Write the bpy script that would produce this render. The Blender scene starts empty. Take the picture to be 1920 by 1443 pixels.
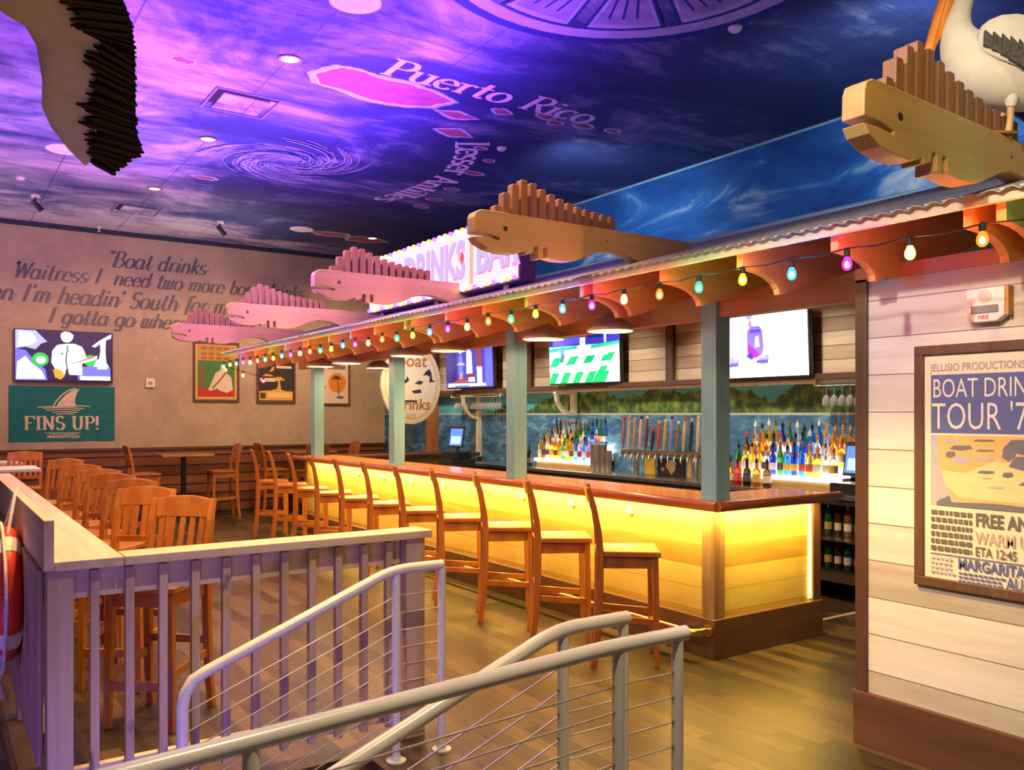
import bpy, bmesh, math, random
from mathutils import Vector, Matrix
random.seed(7)
S = bpy.context.scene
COL = S.collection
R = math.radians

# ---------------------------------------------------------------- camera, world, exposure, lights
cd = bpy.data.cameras.new('camera')
cam = bpy.data.objects.new('camera', cd); COL.objects.link(cam)
cam.location = (0, 0, 1.70)
cam.rotation_euler = (R(90), 0, -R(34.3))
cd.sensor_width = 36.0; cd.lens = 30.0; cd.shift_y = 55.5 / 1920
cd.clip_start = 0.05; cd.clip_end = 80
S.camera = cam
S.view_settings.view_transform = 'Standard'; S.view_settings.look = 'None'
S.view_settings.gamma = 1.0; S.view_settings.use_curve_mapping = False
S.view_settings.exposure = 0.28
S.cycles.use_denoising = True
S.cycles.max_bounces = 7; S.cycles.diffuse_bounces = 4; S.cycles.glossy_bounces = 3
S.cycles.transmission_bounces = 4; S.cycles.sample_clamp_indirect = 4.0; S.cycles.sample_clamp_direct = 60.0
w = bpy.data.worlds.new('world'); S.world = w; w.use_nodes = True
w.node_tree.nodes['Background'].inputs[0].default_value = (1.0, 0.72, 0.52, 1)
w.node_tree.nodes['Background'].inputs[1].default_value = 0.08

def aim(o, target):
    d = Vector(target) - o.location
    o.rotation_euler = d.to_track_quat('-Z', 'Y').to_euler()

def lamp(kind, loc, energy, color, target=None, size=0.1, size_y=None, spot=70, blend=0.6, name='lamp'):
    l = bpy.data.lights.new(name, kind); l.energy = energy; l.color = color
    if kind == 'AREA':
        l.size = size
        if size_y: l.shape = 'RECTANGLE'; l.size_y = size_y
    else:
        l.shadow_soft_size = size
    if kind == 'SPOT':
        l.spot_size = R(spot); l.spot_blend = blend
    o = bpy.data.objects.new(name, l); COL.objects.link(o); o.location = loc
    if target: aim(o, target)
    return o

VIOLET = (0.34, 0.07, 1.0); MAGENTA = (1.0, 0.30, 0.85); WARM = (1.0, 0.58, 0.22); GOLD = (1.0, 0.68, 0.15); WHITE = (1.0, 0.9, 0.78)
# marquee sign: its neon washes the ceiling in front of it and the far fish
for y in (5.9, 7.1, 8.3):
    lamp('SPOT', (3.50, y, 3.05), 340, VIOLET, (2.7, y, 4.7), size=0.10, spot=150, blend=1.0, name='sign_glow')
lamp('SPOT', (3.30, 5.45, 3.25), 52, MAGENTA, (3.2, 6.75, 2.75), size=0.08, spot=95, blend=0.9, name='fish_glow')
lamp('SPOT', (3.30, 7.75, 3.35), 100, (1.0, 0.42, 0.80), (3.2, 9.20, 2.75), size=0.08, spot=95, blend=0.9, name='fish_glow')
lamp('SPOT', (3.30, 10.1, 3.35), 62, MAGENTA, (3.2, 11.7, 2.75), size=0.08, spot=95, blend=0.9, name='fish_glow')
# unseen spots added in mid-air to wash the ceiling with colour
lamp('SPOT', (1.7, 7.0, 2.5), 520, VIOLET, (2.4, 7.0, 4.7), size=0.2, spot=140, blend=1.0, name='ceiling_wash')
lamp('SPOT', (0.8, 9.6, 2.5), 420, (0.72, 0.27, 0.88), (1.2, 10.8, 4.7), size=0.2, spot=140, blend=1.0, name='ceiling_wash')
lamp('SPOT', (3.9, 13.2, 3.2), 90, (0.95, 0.74, 0.66), (3.6, 13.6, 4.7), size=0.2, spot=150, blend=1.0, name='ceiling_wash')
lamp('SPOT', (0.4, 13.2, 3.0), 70, (0.85, 0.62, 0.80), (0.4, 13.8, 4.7), size=0.2, spot=150, blend=1.0, name='ceiling_wash')
lamp('SPOT', (2.7, 9.7, 2.6), 380, (0.50, 0.17, 1.0), (2.9, 9.7, 4.7), size=0.2, spot=140, blend=1.0, name='ceiling_wash')
# violet lamps low in the stair well that light the fence front and the undersides of the handrails
lamp('SPOT', (0.55, 2.75, -0.25), 46, (0.22, 0.12, 1.0), (1.3, 4.05, 0.7), size=0.10, spot=125, blend=0.9, name='stair_light')
lamp('SPOT', (-1.0, 4.2, 0.1), 26, (0.26, 0.12, 1.0), (0.4, 5.0, 0.6), size=0.12, spot=110, blend=0.9, name='stair_light')
lamp('SPOT', (-0.6, 1.2, 1.3), 20, (0.74, 0.48, 0.80), (0.6, 4.0, 0.8), size=0.15, spot=70, blend=0.9, name='entry_wash')
# LED strips under the bar top
o = lamp('AREA', (4.415, 7.9, 1.035), 150, GOLD, size=0.03, size_y=7.6, name='bar_led'); o.rotation_euler = (0, -R(18), 0)
o = lamp('AREA', (5.05, 4.02, 1.035), 24, GOLD, size=1.05, size_y=0.03, name='bar_led'); o.rotation_euler = (R(18), 0, 0)
# recessed downlights
for (x, y, e) in ((2.52, 7.05, 560), (2.52, 9.6, 480), (2.5, 12.1, 480), (2.52, 4.6, 480), (0.9, 4.9, 520), (0.6, 8.2, 360), (0.6, 11.2, 360)):
    lamp('SPOT', (x, y, 4.66), e, WARM, (x, y, 0), size=0.05, spot=85, blend=0.8, name='downlight_beam')
# unseen lamps added at left to brighten the bar, and one for the ledge
for (x, y) in ((-2.2, 4.6), (-2.2, 7.6), (-2.2, 10.6)):
    lamp('SPOT', (x, y, 4.5), 380, (1.0, 0.70, 0.40), (4.4, y + .8, 1.3), size=0.08, spot=62, blend=0.9, name='room_beam')
lamp('SPOT', (1.3, 4.9, 4.66), 420, (1.0, 0.62, 0.10), (1.2, 4.5, 1.1), size=0.04, spot=60, blend=0.7, name='ledge_beam')
# unseen spots added to light the poster wall, the handrails and the near floor
lamp('SPOT', (-1.5, 1.7, 4.4), 880, (1.0, 0.88, 0.78), (4.0, 1.9, 1.15), size=0.10, spot=42, blend=0.6, name='entry_beam')
lamp('SPOT', (2.9, 2.6, 2.2), 150, (1.0, 0.60, 0.14), (3.7, 2.3, 0.2), size=0.06, spot=95, blend=0.9, name='low_gold_beam')  # gold beam added in mid-air to warm the lower wall
lamp('SPOT', (1.3, 1.2, 4.6), 480, (1.0, 0.80, 0.50), (1.5, 2.4, 0.6), size=0.05, spot=60, blend=0.8, name='entry_beam')
# spots on the far wall
for (x, e) in ((0.2, 120), (2.2, 210), (4.2, 260), (6.2, 280)):
    lamp('SPOT', (x, 12.6, 4.5), e, (1.0, 0.60, 0.30), (x, 15.3, 1.7), size=0.1, spot=85, blend=0.9, name='wall_wash')
# warm spots on the near fish and the pelican
lamp('SPOT', (1.4, 0.9, 3.4), 95, (1.0, 0.68, 0.20), (2.9, 1.75, 2.7), size=0.06, spot=60, blend=0.8, name='fish_spot')
lamp('SPOT', (2.2, 0.1, 4.4), 66, (1.0, 0.86, 0.62), (3.6, 1.75, 3.1), size=0.08, spot=40, blend=0.8, name='pelican_spot')
lamp('SPOT', (2.1, 2.7, 3.7), 70, (1.0, 0.52, 0.20), (3.1, 4.24, 2.75), size=0.06, spot=50, blend=0.8, name='fish_spot')
# unseen spots added to brighten mural, bar top, oval sign and blue wall
for y in (5.2, 6.6, 8.0, 9.4, 10.8, 12.4):
    lamp('SPOT', (6.45, y, 2.9), 80, (1.0, 0.92, 0.80), (7.4, y, 1.5), size=0.06, spot=100, blend=0.9, name='mural_spot')
for y in (5.1, 6.5, 8.2, 9.8, 11.4):
    lamp('SPOT', (5.1, y, 2.62), 130, (1.0, 0.60, 0.24), (4.8, y, 0), size=0.05, spot=120, blend=0.8, name='bar_top_spot')
lamp('SPOT', (6.0, 11.2, 2.9), 50, (1.0, 0.80, 0.55), (6.4, 12.24, 2.2), size=0.05, spot=100, blend=0.9, name='oval_sign_spot')
lamp('SPOT', (5.6, 3.0, 4.3), 150, (0.62, 0.86, 1.0), (7.65, 5.4, 4.2), size=0.2, spot=120, blend=1.0, name='blue_wall_spot')
lamp('SPOT', (5.6, 7.4, 4.3), 100, (0.62, 0.86, 1.0), (7.65, 8.6, 4.3), size=0.2, spot=120, blend=1.0, name='blue_wall_spot')

# ---------------------------------------------------------------- materials (all procedural)
MATS = {}
def nodes_of(name):
    m = bpy.data.materials.new(name); m.use_nodes = True
    nt = m.node_tree; b = nt.nodes['Principled BSDF']
    return m, nt, b

def mathn(nt, op, a, b=None):
    n = nt.nodes.new('ShaderNodeMath'); n.operation = op
    for i, v in enumerate((a, b)):
        if v is None: continue
        if isinstance(v, (int, float)): n.inputs[i].default_value = v
        else: nt.links.new(v, n.inputs[i])
    return n.outputs[0]

def mixc(nt, fac, a, b):
    n = nt.nodes.new('ShaderNodeMix'); n.data_type = 'RGBA'
    for i, v in ((0, fac), (6, a), (7, b)):
        if isinstance(v, (int, float)): n.inputs[i].default_value = v
        elif isinstance(v, tuple): n.inputs[i].default_value = (*v[:3], 1)
        else: nt.links.new(v, n.inputs[i])
    return n.outputs[2]

def noise(nt, vec, scale, detail=3, rough=0.55, dist=0.0):
    n = nt.nodes.new('ShaderNodeTexNoise'); n.inputs['Scale'].default_value = scale
    n.inputs['Detail'].default_value = detail; n.inputs['Roughness'].default_value = rough
    n.inputs['Distortion'].default_value = dist
    nt.links.new(vec, n.inputs['Vector']); return n.outputs[0]

def mapped(nt, sc=(1, 1, 1), rot=(0, 0, 0), loc=(0, 0, 0)):
    t = nt.nodes.new('ShaderNodeTexCoord'); mp = nt.nodes.new('ShaderNodeMapping')
    mp.inputs['Scale'].default_value = sc; mp.inputs['Rotation'].default_value = rot; mp.inputs['Location'].default_value = loc
    nt.links.new(t.outputs['Object'], mp.inputs['Vector']); return mp.outputs[0]

def ramp(nt, fac, stops):
    n = nt.nodes.new('ShaderNodeValToRGB'); e = n.color_ramp.elements
    while len(e) < len(stops): e.new(0.5)
    for i, (p, c) in enumerate(stops):
        e[i].position = p; e[i].color = (*c[:3], 1)
    nt.links.new(fac, n.inputs[0]); return n.outputs[0]

def M(name, col, rough=0.5, metal=0.0, var=0.12, scale=9, emit=None, es=0.0, spec=0.5, trans=0.0, alpha=1.0, coat=0.0):
    if name in MATS: return MATS[name]
    m, nt, b = nodes_of(name)
    f = noise(nt, mapped(nt), scale)
    lo = tuple(c * (1 - var) for c in col); hi = tuple(min(1, c * (1 + var)) for c in col)
    nt.links.new(ramp(nt, f, ((0.3, lo), (0.7, hi))), b.inputs['Base Color'])
    b.inputs['Roughness'].default_value = rough; b.inputs['Metallic'].default_value = metal
    b.inputs['Specular IOR Level'].default_value = spec
    b.inputs['Transmission Weight'].default_value = trans
    b.inputs['Coat Weight'].default_value = coat
    if emit:
        b.inputs['Emission Color'].default_value = (*emit, 1); b.inputs['Emission Strength'].default_value = es
    MATS[name] = m; return m

def WOOD(name, c1, c2, along='x', rough=0.5, scale=6, coat=0.0, stretch=0.07, knots=False):
    if name in MATS: return MATS[name]
    m, nt, b = nodes_of(name)
    sc = {'x': (stretch, 1, 1), 'y': (1, stretch, 1), 'z': (1, 1, stretch)}[along]
    v = mapped(nt, sc)
    f = noise(nt, v, scale * 4, 4, 0.6, 0.4)
    g = noise(nt, v, scale, 2)
    mix = mathn(nt, 'ADD', mathn(nt, 'MULTIPLY', f, 0.6), mathn(nt, 'MULTIPLY', g, 0.4))
    c = ramp(nt, mix, ((0.32, c1), (0.68, c2)))
    if knots:
        kn = noise(nt, mapped(nt, {'x': (.35, 1, 1), 'y': (1, .35, 1), 'z': (1, 1, .35)}[along], (0.3, 0.2, 0.1)), 11, 1, 0.4, 0.6)
        c = mixc(nt, ramp(nt, kn, ((0.70, (0, 0, 0)), (0.76, (.75, .75, .75)))), c, tuple(v * .25 for v in c1))
    nt.links.new(c, b.inputs['Base Color'])
    b.inputs['Roughness'].default_value = rough; b.inputs['Coat Weight'].default_value = coat
    b.inputs['Coat Roughness'].default_value = 0.08
    MATS[name] = m; return m

def PLANKS(name, tones, along, across, width, rough=0.5, gap=(0.02, 0.012, 0.008), gw=0.05, length=None, gscale=5, coat=0.0):
    """boards running along one axis, each board with a tone of its own"""
    m, nt, b = nodes_of(name)
    t = nt.nodes.new('ShaderNodeTexCoord'); sp = nt.nodes.new('ShaderNodeSeparateXYZ')
    nt.links.new(t.outputs['Object'], sp.inputs[0])
    ax = {'x': 0, 'y': 1, 'z': 2}
    a = mathn(nt, 'DIVIDE', sp.outputs[ax[across]], width)
    idx = mathn(nt, 'FLOOR', a); fr = mathn(nt, 'SUBTRACT', a, idx)
    seed = idx
    endgap = None
    if length:
        wn0 = nt.nodes.new('ShaderNodeTexWhiteNoise'); wn0.noise_dimensions = '1D'; nt.links.new(idx, wn0.inputs['W'])
        l = mathn(nt, 'ADD', mathn(nt, 'DIVIDE', sp.outputs[ax[along]], length), mathn(nt, 'MULTIPLY', wn0.outputs[0], 7.3))
        li = mathn(nt, 'FLOOR', l); lf = mathn(nt, 'SUBTRACT', l, li)
        seed = mathn(nt, 'ADD', mathn(nt, 'MULTIPLY', idx, 17.3), mathn(nt, 'MULTIPLY', li, 3.7))
        endgap = mathn(nt, 'LESS_THAN', lf, 0.006 / length * 0.6)
    wn = nt.nodes.new('ShaderNodeTexWhiteNoise'); wn.noise_dimensions = '1D'; nt.links.new(seed, wn.inputs['W'])
    cb = nt.nodes.new('ShaderNodeCombineXYZ')
    for k in 'xyz':
        src = sp.outputs[ax[k]]
        if k == along: src = mathn(nt, 'MULTIPLY', src, 0.09)
        if k == across: src = mathn(nt, 'ADD', src, mathn(nt, 'MULTIPLY', wn.outputs[0], 13.0))
        nt.links.new(src, cb.inputs[ax[k]])
    gr = noise(nt, cb.outputs[0], gscale * 3, 5, 0.65, 0.5)
    f = mathn(nt, 'ADD', mathn(nt, 'MULTIPLY', gr, 0.62), mathn(nt, 'MULTIPLY', wn.outputs[0], 0.38))
    n = len(tones)
    c = ramp(nt, f, [(0.25 + 0.5 * i / (n - 1), tones[i]) for i in range(n)])
    gm = mathn(nt, 'LESS_THAN', fr, gw)
    if endgap is not None: gm = mathn(nt, 'MAXIMUM', gm, endgap)
    nt.links.new(mixc(nt, gm, c, gap), b.inputs['Base Color'])
    b.inputs['Roughness'].default_value = rough; b.inputs['Coat Weight'].default_value = coat
    MATS[name] = m; return m

def EMIT(name, col, s):
    if name in MATS: return MATS[name]
    m, nt, b = nodes_of(name)
    f = noise(nt, mapped(nt), 3)
    nt.links.new(ramp(nt, f, ((0.2, tuple(c * 0.9 for c in col)), (0.8, col))), b.inputs['Emission Color'])
    b.inputs['Base Color'].default_value = (*[c * 0.3 for c in col], 1); b.inputs['Roughness'].default_value = 0.4
    b.inputs['Emission Strength'].default_value = s
    MATS[name] = m; return m

def TINT(nm, col):
    nm = 'tinted_bulb_' + nm
    if nm in MATS: return MATS[nm]
    m, nt, b = nodes_of(nm)
    out = nt.nodes['Material Output']
    tr = nt.nodes.new('ShaderNodeBsdfTransparent'); em = nt.nodes.new('ShaderNodeEmission'); mx = nt.nodes.new('ShaderNodeMixShader')
    f = noise(nt, mapped(nt), 30)
    nt.links.new(ramp(nt, f, ((0.2, tuple(v * .85 for v in col)), (0.8, col))), em.inputs[0])
    tr.inputs[0].default_value = (*[.45 + .55 * v for v in col], 1); em.inputs[1].default_value = 3.4
    mx.inputs[0].default_value = 0.45
    nt.links.new(tr.outputs[0], mx.inputs[1]); nt.links.new(em.outputs[0], mx.inputs[2]); nt.links.new(mx.outputs[0], out.inputs[0])
    MATS[nm] = m; return m
def SCR(col, s=1.0):          # a patch of colour on a lit screen
    return EMIT('screen_%d_%d_%d_%d' % tuple(int(v * 99) for v in (*col, s)), col, s)
def INK(col, rough=0.55):     # a patch of printed or painted colour
    return M('ink_%d_%d_%d' % tuple(int(v * 255) for v in col), col, rough, var=0.06, scale=25)

FLOORM = PLANKS('floor_planks', [(0.014, 0.008, 0.003), (0.050, 0.030, 0.011), (0.115, 0.072, 0.026)], 'y', 'x', 0.115, 0.40, gap=(0.02, 0.012, 0.005), gw=0.03, length=0.9, gscale=9)
WALLPLANK = PLANKS('whitewashed_planks', [(0.40, 0.345, 0.28), (0.60, 0.55, 0.48), (0.76, 0.73, 0.68)], 'y', 'z', 0.19, 0.6, gap=(0.16, 0.11, 0.08), gw=0.025, gscale=3)
BARPLANK = PLANKS('bar_front_planks', [(0.30, 0.175, 0.025), (0.48, 0.32, 0.06), (0.60, 0.44, 0.11)], 'y', 'z', 0.155, 0.55, gap=(0.22, 0.14, 0.06), gw=0.02, gscale=3)
BARPLANKX = PLANKS('bar_end_planks', [(0.30, 0.175, 0.025), (0.48, 0.32, 0.06), (0.60, 0.44, 0.11)], 'x', 'z', 0.155, 0.55, gap=(0.22, 0.14, 0.06), gw=0.02, gscale=3)
BACKPLANK = PLANKS('backbar_planks', [(0.22, 0.13, 0.07), (0.36, 0.24, 0.14), (0.50, 0.37, 0.24)], 'y', 'z', 0.14, 0.6, gap=(0.05, 0.03, 0.02), gw=0.05, gscale=3)
WAINS = PLANKS('wainscot_boards', [(0.09, 0.026, 0.008), (0.17, 0.055, 0.016), (0.26, 0.095, 0.03)], 'x', 'z', 0.165, 0.45, gap=(0.005, 0.002, 0.002), gw=0.14, gscale=3)
STOOLW = WOOD('honey_oak', (0.30, 0.085, 0.012), (0.47, 0.165, 0.028), 'z', 0.32, 5, coat=0.25)
FENCEW = WOOD('pine_fence', (0.33, 0.225, 0.155), (0.52, 0.39, 0.28), 'z', 0.6, 5, knots=True)
CAPW = WOOD('pine_cap_x', (0.48, 0.34, 0.20), (0.68, 0.52, 0.33), 'x', 0.55, 5)
CAPWY = WOOD('pine_cap_y', (0.48, 0.34, 0.22), (0.68, 0.52, 0.36), 'y', 0.5, 5)
RAFTW = WOOD('cedar_rafter', (0.50, 0.22, 0.07), (0.70, 0.37, 0.13), 'x', 0.5, 4)
BEAMW = WOOD('cedar_beam', (0.40, 0.17, 0.06), (0.56, 0.27, 0.11), 'y', 0.5, 4)
FISHW = WOOD('fish_pine', (0.42, 0.27, 0.12), (0.57, 0.39, 0.20), 'x', 0.5, 3)
FINW = WOOD('fin_cedar', (0.20, 0.095, 0.058), (0.32, 0.16, 0.10), 'z', 0.6, 6)
BARTOP = WOOD('varnished_bar_top', (0.52, 0.185, 0.025), (0.76, 0.34, 0.06), 'y', 0.25, 4, coat=0.35)
BARRAIL = WOOD('bar_rail_mahogany', (0.34, 0.085, 0.02), (0.48, 0.15, 0.04), 'y', 0.2, 5, coat=0.5)
DARKW = WOOD('dark_stained_wood', (0.060, 0.024, 0.013), (0.115, 0.05, 0.028), 'z', 0.5, 5)
DARKWY = WOOD('dark_stained_wood_long', (0.055, 0.022, 0.012), (0.11, 0.046, 0.025), 'y', 0.5, 5)
BASEW = WOOD('dark_skirting', (0.075, 0.030, 0.014), (0.14, 0.062, 0.03), 'y', 0.5, 4)
ORANGEW = WOOD('orange_stained_post', (0.42, 0.13, 0.03), (0.56, 0.2, 0.05), 'z', 0.5, 5)
TEAL = WOOD('teal_painted_wood', (0.19, 0.44, 0.48), (0.27, 0.54, 0.57), 'z', 0.5, 4)
DECKW = WOOD('roof_deck_wood', (0.30, 0.14, 0.06), (0.46, 0.23, 0.10), 'y', 0.6, 4)
FASCIA = WOOD('weathered_fascia', (0.50, 0.42, 0.31), (0.74, 0.66, 0.52), 'y', 0.6, 4)
STEEL = M('brushed_steel', (0.50, 0.49, 0.47), 0.28, 1.0, 0.1, 30)
PIPE = M('grey_painted_pipe', (0.62, 0.58, 0.53), 0.28, 0.0, 0.04, 12, coat=0.4)
CABLE = M('steel_cable', (0.70, 0.66, 0.58), 0.3, 0.9)
BLACK = M('black_plastic', (0.012, 0.012, 0.013), 0.4)
DARKIN = M('dark_cabinet', (0.02, 0.018, 0.016), 0.5)
BRASS = M('brass', (0.80, 0.58, 0.22), 0.22, 1.0)
BRONZE = M('bronze_shade', (0.52, 0.40, 0.30), 0.34, 0.55, 0.15)
CREAM = M('cream_enamel', (0.80, 0.70, 0.52), 0.4)
WHITEP = M('white_plastic', (0.78, 0.76, 0.72), 0.4, var=0.03)
CREAMW = WOOD('cream_painted_wood', (0.66, 0.55, 0.36), (0.78, 0.68, 0.48), 'z', 0.5, 4)
FRAMEW = WOOD('walnut_frame', (0.08, 0.038, 0.02), (0.15, 0.075, 0.042), 'z', 0.45, 6)
BIRDW = M('white_plumage', (0.66, 0.63, 0.58), 0.8, var=0.07, scale=14)
BIRDB = M('black_feathers', (0.0025, 0.0016, 0.002), 0.6, var=0.5, scale=40, spec=.15)
BILL = M('orange_bill', (0.72, 0.22, 0.02), 0.4, var=0.2, scale=10)
LEGM = M('tan_bird_leg', (0.50, 0.30, 0.14), 0.5)
REDR = M('red_life_ring', (0.75, 0.045, 0.02), 0.45)
ROPE = M('white_rope', (0.72, 0.68, 0.60), 0.8, var=0.2, scale=60)
TIRE = M('lit_acrylic', (0.9, 0.9, 0.85), 0.4, emit=(1.0, 0.95, 0.82), es=5.0)

def wall_paint():
    m, nt, b = nodes_of('beige_plaster')
    f = noise(nt, mapped(nt), 1.6, 5, 0.6); g = noise(nt, mapped(nt), 9, 3)
    mx = mathn(nt, 'ADD', mathn(nt, 'MULTIPLY', f, 0.7), mathn(nt, 'MULTIPLY', g, 0.3))
    nt.links.new(ramp(nt, mx, ((0.3, (0.35, 0.27, 0.185)), (0.55, (0.45, 0.35, 0.24)), (0.75, (0.54, 0.41, 0.26)))), b.inputs['Base Color'])
    b.inputs['Roughness'].default_value = 0.75; return m

def ceiling_paint():
    m, nt, b = nodes_of('painted_sky_ceiling')
    t = nt.nodes.new('ShaderNodeTexCoord'); sp = nt.nodes.new('ShaderNodeSeparateXYZ'); nt.links.new(t.outputs['Object'], sp.inputs[0])
    v = mapped(nt, (0.62, 0.95, 1), (0, 0, 0.6))
    f = noise(nt, v, 0.85, 9, 0.68, 0.7)
    v2 = mapped(nt, (0.25, 1.5, 1), (0, 0, 0.9)); g = noise(nt, v2, 1.4, 7, 0.65, 0.6)
    mx = mathn(nt, 'ADD', mathn(nt, 'MULTIPLY', f, 0.66), mathn(nt, 'MULTIPLY', g, 0.34))
    # the painting is cloudier over the room than over the bar, with a pale horizon band along the far wall
    y = sp.outputs[1]; x = sp.outputs[0]
    hz = mathn(nt, 'MULTIPLY', mathn(nt, 'MAXIMUM', mathn(nt, 'SUBTRACT', y, 13.6), 0.0), 0.10)
    lf = mathn(nt, 'MULTIPLY', mathn(nt, 'MAXIMUM', mathn(nt, 'SUBTRACT', 4.2, x), -1.5), 0.030)
    mx = mathn(nt, 'ADD', mathn(nt, 'ADD', mx, hz), lf)
    c = ramp(nt, mx, ((0.42, (0.017, 0.024, 0.12)), (0.50, (0.032, 0.045, 0.17)), (0.57, (0.16, 0.16, 0.31)), (0.68, (0.56, 0.50, 0.60)), (0.9, (0.74, 0.66, 0.56))))
    # faint joints between the ceiling panels
    jx = mathn(nt, 'LESS_THAN', mathn(nt, 'ABSOLUTE', mathn(nt, 'SUBTRACT', mathn(nt, 'FRACT', mathn(nt, 'DIVIDE', mathn(nt, 'ADD', x, 0.53), 1.22)), 0.5)), 0.006)
    jy = mathn(nt, 'LESS_THAN', mathn(nt, 'ABSOLUTE', mathn(nt, 'SUBTRACT', mathn(nt, 'FRACT', mathn(nt, 'DIVIDE', y, 2.44)), 0.5)), 0.003)
    j = mathn(nt, 'MULTIPLY', mathn(nt, 'MAXIMUM', jx, jy), 0.6)
    nt.links.new(mixc(nt, j, c, (0.015, 0.02, 0.07)), b.inputs['Base Color'])
    b.inputs['Roughness'].default_value = 0.7; return m

def blue_wall_paint():
    m, nt, b = nodes_of('painted_blue_sky_wall')
    f = noise(nt, mapped(nt, (1, 0.5, 1.3)), 1.5, 7, 0.6, 0.7)
    nt.links.new(ramp(nt, f, ((0.36, (0.008, 0.07, 0.30)), (0.52, (0.015, 0.13, 0.44)), (0.57, (0.06, 0.22, 0.52)), (0.68, (0.62, 0.66, 0.74)))), b.inputs['Base Color'])
    b.inputs['Roughness'].default_value = 0.7; return m

def mural_paint():
    m, nt, b = nodes_of('lagoon_mural')
    t = nt.nodes.new('ShaderNodeTexCoord'); sp = nt.nodes.new('ShaderNodeSeparateXYZ'); nt.links.new(t.outputs['Object'], sp.inputs[0])
    y = sp.outputs[1]; z = sp.outputs[2]
    sky = ramp(nt, noise(nt, mapped(nt, (1, 0.6, 2)), 2.5, 4), ((0.35, (0.045, 0.30, 0.32)), (0.6, (0.07, 0.38, 0.40)), (0.75, (0.25, 0.5, 0.5))))
    sea = ramp(nt, noise(nt, mapped(nt, (1, 0.8, 2.2), (0.5, 0, 0)), 4.5, 6, 0.65, 0.8), ((0.35, (0.018, 0.075, 0.17)), (0.52, (0.05, 0.16, 0.27)), (0.64, (0.16, 0.32, 0.40)), (0.76, (0.62, 0.58, 0.55))))
    leaf = ramp(nt, noise(nt, mapped(nt), 9, 4), ((0.34, (0.008, 0.034, 0.008)), (0.5, (0.035, 0.095, 0.016)), (0.66, (0.17, 0.22, 0.03))))
    n1 = noise(nt, mapped(nt, (0, 1, 0)), 1.4, 1); n2 = noise(nt, mapped(nt, (0, 1, 0.6)), 6, 3)
    far = mathn(nt, 'MULTIPLY', mathn(nt, 'MAXIMUM', mathn(nt, 'SUBTRACT', y, 9.6), 0.0), -0.16)
    ht = mathn(nt, 'ADD', mathn(nt, 'ADD', mathn(nt, 'MULTIPLY', n1, 0.62), mathn(nt, 'MULTIPLY', n2, 0.22)), mathn(nt, 'ADD', far, 1.56))
    tree = mathn(nt, 'LESS_THAN', z, ht)
    c = mixc(nt, tree, sky, leaf)
    shore = mathn(nt, 'LESS_THAN', z, 1.72)
    c = mixc(nt, shore, c, (0.40, 0.42, 0.30))
    c = mixc(nt, mathn(nt, 'LESS_THAN', z, 1.695), c, sea)
    nt.links.new(c, b.inputs['Base Color']); b.inputs['Roughness'].default_value = 0.6
    return m
BEIGE = wall_paint(); CEIL = ceiling_paint(); BLUEW = blue_wall_paint(); MURAL = mural_paint()

# ---------------------------------------------------------------- object helpers
def thing(name, label, cat, loc=(0, 0, 0), rz=0.0, group=None):
    o = bpy.data.objects.new(name, None); COL.objects.link(o)
    o.empty_display_size = 0.1
    o.location = loc; o.rotation_euler = (0, 0, rz)
    o['label'] = label; o['category'] = cat
    if group: o['group'] = group
    return o

def tag(o, label=None, cat=None, group=None, kind=None):
    for k, v in (('label', label), ('category', cat), ('group', group), ('kind', kind)):
        if v: o[k] = v
    return o

def wloc(o):
    v = Vector((0, 0, 0))
    while o is not None:
        v += o.location; o = o.parent
    return v

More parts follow.
